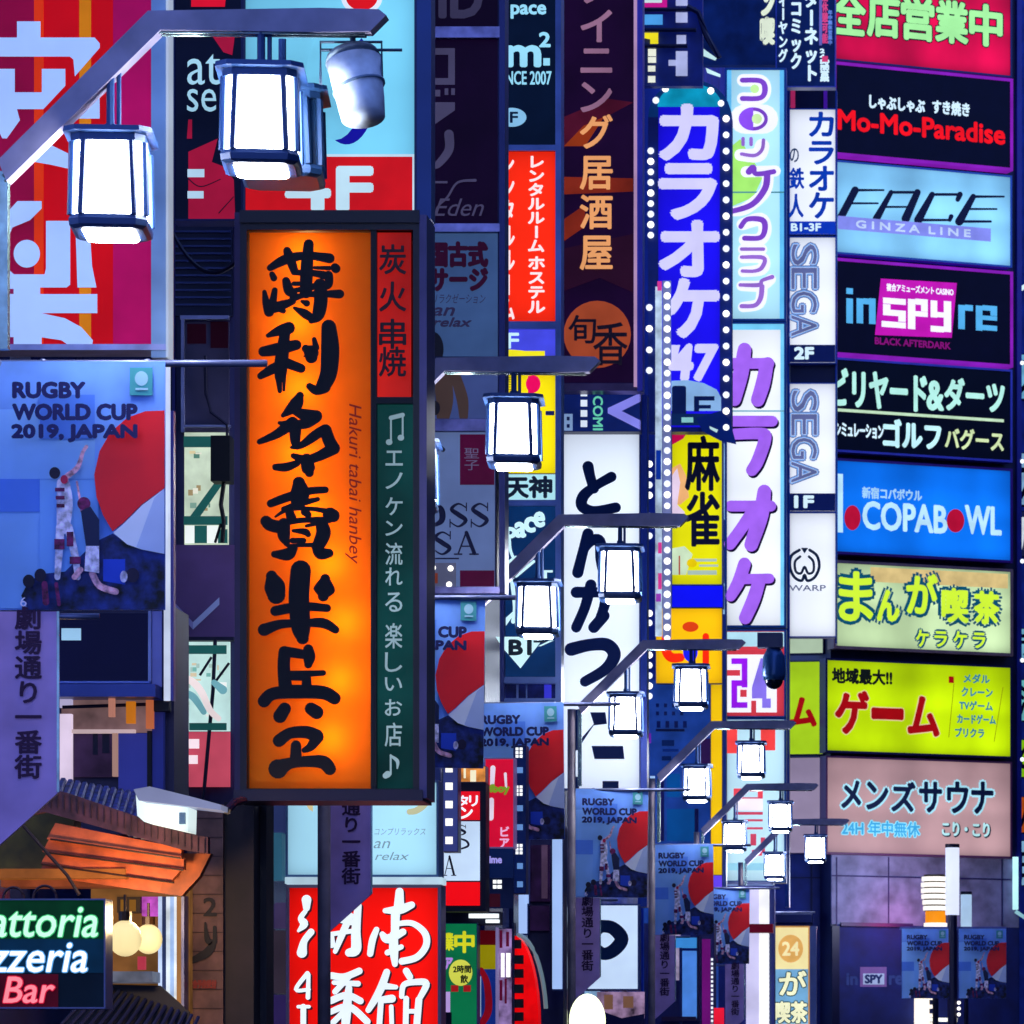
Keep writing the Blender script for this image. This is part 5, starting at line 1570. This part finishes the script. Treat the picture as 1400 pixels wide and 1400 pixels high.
MB().prism([s.P(*p) for p in ((140, 1346), (222, 1348), (262, 1384), (262, 1430), (60, 1430))], -.08, -.05).build('awning_sheet', M('0C0E22', rough=.5), s.root)
s = S('pillar', 'brown brick pillar with faint numeral 2 and a dark hook mark', 'pillar', 30.4, (256, 1100, 335, 1420))
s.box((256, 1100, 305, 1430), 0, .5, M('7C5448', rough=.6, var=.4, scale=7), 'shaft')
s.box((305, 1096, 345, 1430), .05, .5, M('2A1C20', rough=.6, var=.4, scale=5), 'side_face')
s.rects([(256, 1118 + 26 * i, 305, 1119.5 + 26 * i) for i in range(12)], M('4A302C', rough=.7), 'joint')
s.text('2', (279, 1228, 296, 1252), M('180C14', rough=.6), bold=1)
s.brush([[(281, 1262, 3), (284, 1285, 8), (291, 1290, 9), (284, 1302, 12), (270, 1310, 10), (257, 1316, 7)], [(294, 1268, 5), (294, 1288, 6)]], M('100A14', rough=.6), 'hook_mark')
s.text('宴会予約受付', (258, 1340, 296, 1351), M('A03424', rough=.6), bold=.8)
s.box((335, 1092, 354, 1430), .3, .6, M('0A0A1C', rough=.5, var=.4), 'dark_wall')

# ================================================================ BOTTOM CENTRE signs
Yc = 39
s = S('sign', 'pale cyan massage lightbox under the orange sign', 'sign', Yc, (393, 1098, 604, 1199))
s.case((394, 1070, 597, 1196), M('A8E0F8', e=.97, var=.2, scale=1.2, sample=True), 3, M('50709C', rough=.35), .3)
s.box((355, 1098, 390, 1137), .05, .3, M('3C4C8C', e=.4, var=.2), 'side_pane')
s.box((360, 1138, 384, 1202), .05, .3, M('3C7898', e=.5, var=.3), 'side_pane')
s.poly([(416, 1096), (428, 1094), (428, 1110), (422, 1106)], M('D8C898', e=.9), 'foot_print')
s.brush([[(560, 1110, 8), (570, 1108, 9), (582, 1098, 9), (588, 1078, 10), (588, 1060, 8)]], M('C8C8A0', e=.9), 'foot_print')
FT = M('8CB0C4', e=.7)
s.text('コンプリラックス', (512, 1132, 582, 1142), FT, shear=.2)
s.text('an', (511, 1150, 534, 1160), FT, shear=.3)
s.text('relax', (513, 1165, 560, 1176), FT, shear=.3)
s.box((392, 1200, 606, 1209), -.1, .2, M('C8E8F8', e=.8, var=.3, scale=2), 'lower_tube')
s = S('sign', 'red lit restaurant sign with white brush kanji, bottom centre-left', 'sign', Yc, (392, 1211, 606, 1480))
s.case((396, 1214, 599, 1480), M('F41008', e=.98, var=.22, scale=1.4, sample=True), 4.5, M('8A7C98', rough=.35, metal=.3), .3)
Q2 = lambda st: [[(390 + x * .1571, 1210 + y * .1571, wd * .1571) for x, y, wd in t] for t in st]
HN = [[(190, 130, 85), (190, 200, 60)], [(180, 230, 40), (140, 290, 50), (170, 340, 70), (120, 400, 25)], [(230, 410, 60), (170, 490, 60), (150, 590, 90)],
      [(330, 400, 50), (340, 560, 50)], [(400, 440, 60), (410, 520, 60)], [(640, 180, 60), (620, 400, 80), (620, 560, 90), (560, 590, 70)], [(570, 270, 60), (500, 430, 60), (440, 580, 40)], [(480, 300, 60), (600, 330, 50)], [(400, 430, 40), (600, 400, 40)],
      [(1000, 60, 70), (995, 190, 90)], [(875, 225, 45), (1000, 215, 80), (1105, 175, 60)], [(965, 240, 80), (960, 400, 70)], [(970, 340, 45), (1110, 335, 50), (1220, 420, 60), (1230, 530, 60), (1150, 630, 60), (1020, 665, 60)],
      [(800, 390, 50), (765, 480, 60), (745, 600, 55)], [(850, 430, 50), (900, 470, 80), (1030, 410, 60)], [(950, 430, 70), (950, 560, 80), (960, 690, 50)], [(895, 590, 50), (1015, 540, 45)],
      [(410, 790, 60), (520, 800, 60), (650, 750, 60)], [(430, 850, 40), (640, 860, 50)], [(560, 800, 50), (440, 930, 50)], [(400, 1010, 60), (540, 960, 60), (660, 1010, 60)], [(560, 900, 60), (540, 1100, 80), (530, 1240, 70)], [(390, 1110, 50), (560, 1060, 60), (720, 1190, 60)], [(540, 1080, 50), (400, 1220, 50)],
      [(200, 770, 40), (100, 910, 35), (215, 910, 30)], [(210, 780, 35), (205, 980, 40)], [(120, 1060, 30), (215, 1060, 30)], [(165, 1060, 50), (165, 1240, 50)],
      [(890, 760, 60), (830, 920, 70), (730, 1090, 50)], [(870, 880, 60), (970, 890, 40)], [(1060, 750, 60), (1090, 800, 60)], [(1020, 970, 45), (1040, 870, 50), (1150, 845, 55), (1235, 860, 60), (1180, 980, 50)],
      [(850, 1000, 60), (935, 990, 70)], [(840, 1010, 50), (825, 1240, 50)], [(930, 1060, 40), (935, 1240, 40)], [(1060, 990, 50), (1055, 1240, 50)], [(1170, 1000, 60), (1150, 1240, 60)], [(1060, 1100, 40), (1170, 1100, 40)]]
s.brush([[(x + 16, y + 14, wd) for x, y, wd in t] for t in Q2([[(x, y, wd) for x, y, wd in t] for t in HN])] and [[(x + 2, y + 2, wd) for x, y, wd in t] for t in Q2(HN)], M('4C0820', rough=.6), 'letter_edge')
s.brush(Q2(HN), M('E8F4FF', e=1.05, var=.05), 'lettering')
s = S('shutter', 'stack of dull mauve shutter panels left of the red restaurant sign', 'shutter', 39.4, (355, 1212, 392, 1430))
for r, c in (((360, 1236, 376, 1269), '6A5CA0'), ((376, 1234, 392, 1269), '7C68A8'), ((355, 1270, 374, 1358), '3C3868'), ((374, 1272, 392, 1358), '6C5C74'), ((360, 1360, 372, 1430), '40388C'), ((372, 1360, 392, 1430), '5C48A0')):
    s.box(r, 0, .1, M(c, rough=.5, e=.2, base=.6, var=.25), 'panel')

s = S('sign', 'slate blue strip with five square white bulbs under the rugby banner', 'sign', 42.0, (606, 1048, 626, 1165))
s.case((606, 1048, 626, 1164), M('4450A0', e=.55, var=.2), .8, DARK, .2)
s.rects([(609, y - 5, 619, y + 5) for y in (1051, 1075, 1100, 1124, 1149)], M('FFFCF4', e=1.3), 'light_square')
s = S('sign', 'white and red lightbox with cropped serif letters, right of the bulb strip', 'sign', 42.4, (607, 1070, 660, 1246))
s.box((607, 1070, 664, 1246), .012, .3, INK, 'cabinet')
s.panel((607, 1123, 656, 1204), M('C8E0FC', e=1, var=.15))
s.panel((607, 1082, 656, 1121), M('E81024', e=.97, var=.15))
s.panel((607, 1206, 656, 1238), M('F40814', e=1, var=.12))
s.text('タ', (626, 1088, 640, 1102), WG, bold=.6)
s.text('リ', (642, 1088, 653, 1102), WG, bold=.6)
s.text('ン', (630, 1104, 646, 1119), WG, bold=.8)
s.brush(serifS(624, 1128, 14, 14), SER, 'lettering')
s.brush([[(626, 1146, 2), (638, 1150, 3), (640, 1157, 3), (626, 1162, 2)]], SER, 'lettering')
s.brush(serifA(606, 1170, 18, 27), SER, 'lettering')
s = S('sign', 'glowing orange and cream menu light just under the banner bottom', 'sign', 42.8, (626, 1047, 664, 1070))
s.case((626, 1048, 664, 1069), M('F09848', e=.97, var=.6, scale=6), .6, DARK, .2)
s.rects([(643, 1053, 651, 1069), (634, 1050, 637, 1064)], M('FCF4D0', e=1), 'light_patch')
s = S('sign', 'red signboard with ragged white and green lettering, navy foot', 'sign', 43.0, (664, 1036, 703, 1202))
s.case((664, 1038, 702, 1158), M('D40C34', e=.95, var=.15), 1.6, M('9878C0', e=.3), .25)
s.panel((664, 1160, 702, 1200), M('0C2058', e=.6, var=.3), y=-.004)
s.brush([[(674, 1050, 7), (673, 1072, 6)], [(672, 1094, 7), (671, 1118, 8)], [(691, 1058, 4), (692, 1076, 3)]], M('E8D8EC', e=.98), 'lettering')
s.text('ビア', (682, 1130, 697, 1160), M('F0B0DC', e=.95), v=True, bold=.6)
s.text('fboy', (670, 1073, 696, 1086), M('80A428', e=.9), bold=1)
s.text('time', (665, 1171, 686, 1180), M('A8A0F4', e=.9), bold=.6)
s = S('sign', 'dark navy strip with a column of dim and bright square bulbs', 'sign', 43.2, (703, 1020, 720, 1222))
s.case((703, 1020, 719, 1221), M('0C2060', e=.5, var=.3), .8, DARK, .2)
s.rects([(707, y - 4, 715, y + 4) for y in (1053, 1105, 1131, 1184, 1209)], M('6C9CE0', e=.8), 'dim_bulb')
s.rects([(705 + 5.5 * i, y + 5 * j, 709 + 5.5 * i, y + 5 * j + 4) for y in (1022, 1074, 1154) for i in range(2) for j in range(3)], M('F8FCFF', e=1.2), 'bright_bulb')
s = S('sign', 'cluster of small white square bulbs over the green open sign', 'sign', 43.1, (660, 1200, 700, 1218))
s.panel((658, 1198, 702, 1242), M('101C4C', e=.4, var=.4))
s.rects([(662, 1203, 665, 1208), (662, 1210, 665, 1215), (666, 1203, 669, 1208), (666, 1210, 669, 1215), (674, 1203, 679, 1208), (674, 1210, 679, 1215), (680, 1203, 686, 1208), (680, 1210, 686, 1215)], M('F8FCFF', e=1.25), 'bulb')
s.rects([(668, 1222, 684, 1240)], M('401024', e=.5), 'dark_patch')
s = S('tube_light', 'pair of white fluorescent tubes above the green open sign', 'tube light', 42.9, (641, 1246, 683, 1263))
for r in ((641, 1249, 682, 1255.5), (664, 1257, 683, 1262)):
    MB().tube([(s.u(r[0]), 0, s.z((r[1] + r[3]) / 2)), (s.u(r[2]), 0, s.z((r[1] + r[3]) / 2))], (r[3] - r[1]) / 2 * s.k, 10).build('tube', M('F4FCFF', e=1.4, sample=True), s.root, True)
s.box((606, 1246, 684, 1264), .06, .2, INK, 'fixture')
s = S('sign', 'green open sign with yellow characters and a round yellow badge', 'sign', 42.9, (606, 1262, 653, 1480))
s.case((607, 1263, 652, 1480), M('0C8050', e=.75, var=.3, scale=1.5), 1, M('3C6CA0', rough=.4), .2)
YL = M('D8D824', e=.95)
s.text('業', (608, 1276, 620, 1299), YL, bold=.8)
s.text('中', (622, 1274, 648, 1302), YL, bold=1.1)
s.disc(630, 1330, 16, 18, M('D4D850', e=.95, var=.2), 'badge')
s.text('2時間', (620, 1320, 644, 1330), M('1C3C20', rough=.6), bold=.4)
s.text('飲', (630, 1333, 640, 1344), M('1C3C20', rough=.6), bold=.4)
s.rects([(617, 1347, 627, 1356), (634, 1347, 644, 1356)], M('B81C24', e=.7), 'badge_foot')
s.text('ア', (607, 1310, 619, 1326), M('B888E8', e=.9), bold=.8)
s.rects([(607, 1356, 616, 1384)], M('C8A8F0', e=.85), 'lilac_patch')
s.rects([(607, 1384, 618, 1420)], INK, 'dark_patch')
s = S('poster', 'tall poster in maroon, mustard, red and blue bands beside the green sign', 'poster', 43.2, (655, 1272, 678, 1480))
s.panel((655, 1272, 678, 1480), M('1838A0', e=.5, var=.3), y=0, t=.03)
s.rects([(655, 1272, 678, 1292)], M('5C0410', e=.6), 'band')
s.rects([(655, 1292, 678, 1325)], M('A09404', e=.7), 'band')
s.brush([[(658, 1326, 7), (666, 1345, 9), (668, 1380, 10), (660, 1398, 9)]], M('90081C', e=.7), 'ribbon')
s.rects([(652, 1335, 658, 1390)], M('A8C0E0', e=.7), 'white_edge')
s.box((678, 1268, 681, 1480), -.03, .05, M('A090D0', e=.5), 'edge_strip')
s = S('sign', 'slim white and maroon lettered column beside the striped poster', 'sign', 43.3, (682, 1270, 701, 1480))
s.case((682, 1270, 700, 1480), M('B090D0', e=.55, var=.7, scale=7), .8, DARK, .2)
s.rects([(685, 1303, 690, 1336), (692, 1303, 698, 1336)], M('FCF8FF', e=1.2), 'light_bar')
s.rects([(683, 1340, 687, 1368), (690, 1338, 693, 1372), (683, 1272, 687, 1296), (692, 1274, 696, 1294)], M('680C38', e=.6), 'lettering')
s = S('sign', 'red round toothed signboard with silver rim, bottom centre', 'sign', 43.4, (700, 1276, 748, 1480))
s.box((701, 1262, 704, 1480), -.06, .1, M('203058', rough=.4), 'post')
b = MB()
RXC, RYC, RRX, RRY = 700, 1400, 36, 122
pr = [s.P(RXC + RRX * math.cos(R(a)), RYC - RRY * math.sin(R(a))) for a in range(-60, 91, 10)] + [s.P(702, 1278), s.P(702, 1480)]
b.prism(pr, 0, .25).build('red_board', M('F80408', e=.85, var=.35, scale=3), s.root)
MB().tube([(s.u(RXC + 6 + RRX * 1.12 * math.cos(R(a))), .05, s.z(RYC - RRY * math.sin(R(a)))) for a in range(10, 91, 8)], 3 * s.k, 8).build('rim', M('A8C8D8', rough=.25, metal=.5, e=.3), s.root, True)
for i, y in enumerate((1285, 1306, 1325, 1346, 1366, 1384)):
    s.box((704, y, 716 - (i == 0) * 3, y + 12), -.04, 0, M('14060C', rough=.5), 'tooth')
for (x0, y0, y1, dx) in ((755, 1146, 1352, 13), (709, 1218, 1276, 11), (718, 1040, 1235, 4)):
    s = S('light_strip', 'pale blue light strip, %s' % {755: 'tallest, left of a mauve street-name board', 709: 'short, above the red round signboard', 718: 'hair thin, beside the column of dim bulbs'}[x0], 'light strip', 48.5, (x0, y0, x0 + dx, y1))
    s.box((x0, y0, x0 + dx, y1), 0, .06, M('A8C8FF', e=.92, var=.12, scale=1), 'diffuser')
    s.box((x0 - 1, y0 - 2, x0 + dx + 1, y1 + 2), .06, .15, M('143070', rough=.4), 'housing')
s = S('facade', 'dim plum facade strip with brown glass between the light strips', 'facade', 49, (720, 1146, 756, 1400))
s.box((720, 1130, 769, 1480), .1, .5, M('1C1C58', rough=.5, var=.4), 'wall')
for r in ((722, 1155, 751, 1232), (724, 1238, 750, 1272)):
    s.box(r, .05, .1, M('2C1844', e=.4, var=.5, scale=6), 'window')
s.box((740, 1155, 748, 1228), .02, .05, M('5C4464', e=.5, var=.5), 'pane')
for (px, py, r_, Yg, lab) in ((761, 1398, 22, 60.5, 'greenish white globe lamp behind the lamp pole at the bottom edge'), (803, 1396, 25, 52, 'greenish white globe lamp in front of the street-name board, bottom edge')):
    o = empty('globe_lamp', at(px, py + r_ * 1.5, Yg), lab, 'globe lamp', 'greenish globe lamps at the bottom edge')
    kk = Yg / F
    g_ = sphere(r_ * kk, 20, 14, 1.5).build('globe', M('F4FFCC', e=2.2, var=.1, scale=4, sample=True), o, True)
    g_.location = (0, 0, r_ * kk * 1.5)
    MB().tube([(0, 0, -6), (0, 0, .05)], 6 * kk, 8).build('stem', INK, o)
s = S('poster', 'pinkish food photo strip under the half-ring sign', 'poster', 63, (816, 1356, 882, 1480))
s.panel((816, 1356, 881, 1392), M('A888B0', e=.7, var=.7, scale=5), y=0, t=.04)
s.rects([(826, 1360, 838, 1380), (852, 1362, 866, 1378)], M('8C6450', e=.6), 'dish')
s.poly([(816, 1380), (850, 1392), (881, 1386), (881, 1480), (816, 1480)], M('0C1040', e=.4), 'dark_base')
s = S('shop_front', 'narrow blue-white shop windows between the lower mauve boards', 'shop front', 70, (888, 1275, 975, 1480))
s.box((880, 1262, 976, 1490), .05, .5, M('1C2470', rough=.5, var=.3), 'wall')
s.box((890, 1276, 930, 1340), .0, .05, M('C0B0D8', e=.6, var=.7, scale=4), 'window')
s.box((922, 1282, 955, 1296), -.02, .05, M('3C90E0', e=.8), 'window')
s.box((933, 1300, 953, 1392), -.02, .05, M('4C88E4', e=.85, var=.25, scale=2), 'window')
s.box((929, 1296, 933, 1400), -.06, .05, M('0C2470', rough=.4), 'window_frame')
s.box((953, 1280, 957, 1396), -.06, .05, M('10104C', rough=.4), 'window_frame')
s.box((960, 1284, 971, 1480), -.03, .05, M('701078', e=.75), 'purple_strip')
s.box((905, 1390, 952, 1396), -.08, 0, M('240840', rough=.5), 'ledge')
s.rects([(972, 1310 + 6 * i, 975, 1313.5 + 6 * i) for i in range(18)], M('F0F4FF', e=1.1), 'bulb')
s.rects([(976, 1378, 990, 1420)], M('F01838', e=.95), 'red_panel')
s = S('shop_front', 'bright white lilac shop light behind the lowest banners', 'shop front', 88, (1020, 1220, 1056, 1480))
s.box((972, 1210, 1058, 1500), .2, .6, M('1C2C80', rough=.5, var=.3), 'wall')
s.box((1020, 1216, 1038, 1490), 0, .2, M('D8D4FC', e=.95, var=.2, scale=1), 'window')
s.box((1038, 1216, 1051, 1490), -.03, .2, M('FCFCFF', e=1.1), 'window')
s.box((1024, 1264, 1058, 1276), -.3, -.03, M('600420', e=.6, var=.4), 'awning')
s.rects([(1051.5, 1270 + 6 * i, 1054.5, 1273 + 6 * i) for i in range(24)], M('3C4C78', e=.6), 'stud')
s = S('sign', 'cream vertical cafe sign with round badge and pale kana, bottom right', 'sign', 100, (1057, 1266, 1114, 1480))
s.case((1059, 1268, 1105, 1480), M('F8E8A8', e=.97, var=.15, scale=1), 2, M('E8A860', e=.7), .3)
s.box((1107, 1266, 1116, 1480), -.02, .25, M('6C84C0', rough=.4), 'side_post')
s.rects([(1059, 1325, 1105, 1400)], M('7CB8E4', e=.85, var=.2), 'blue_ground')
s.disc(1081, 1297, 17, 19, M('E8B060', e=.92), 'badge')
s.text('24', (1070, 1288, 1092, 1306), M('F8E8B0', e=1), bold=.8)
for ch, q in (('が', (1066, 1328, 1102, 1360)), ('喫', (1060, 1370, 1080, 1398)), ('茶', (1082, 1370, 1103, 1398))):
    s.text(ch, q, M('3C6878', e=.5), bold=2.6)
    s.text(ch, q, M('FCFCD0', e=1), bold=1)


# ================================================================ cables strung between the fronts
for (a, c, sag, lab) in (((236, 318, 35.3), (345, 330, 33.0), .25, 'thin sagging cable from the nearest white pipe to the orange sign'),
                         ((690, 598, 48.6), (560, 560, 36.5), .3, 'thin dark cable crossing the unlit massage panels')):
    p, q = at(*a), at(*c)
    m = tuple((i + j) / 2 for i, j in zip(p, q))
    o = empty('cable', p, lab, 'cable')
    path = [tuple(p[k] + (q[k] - p[k]) * t / 14 - p[k] - (sag * 4 * (t / 14) * (1 - t / 14) if k == 2 else 0) for k in range(3)) for t in range(15)]
    MB().tube(path, .0003 * (p[1] + 12), 6).build('wire', INK, o)
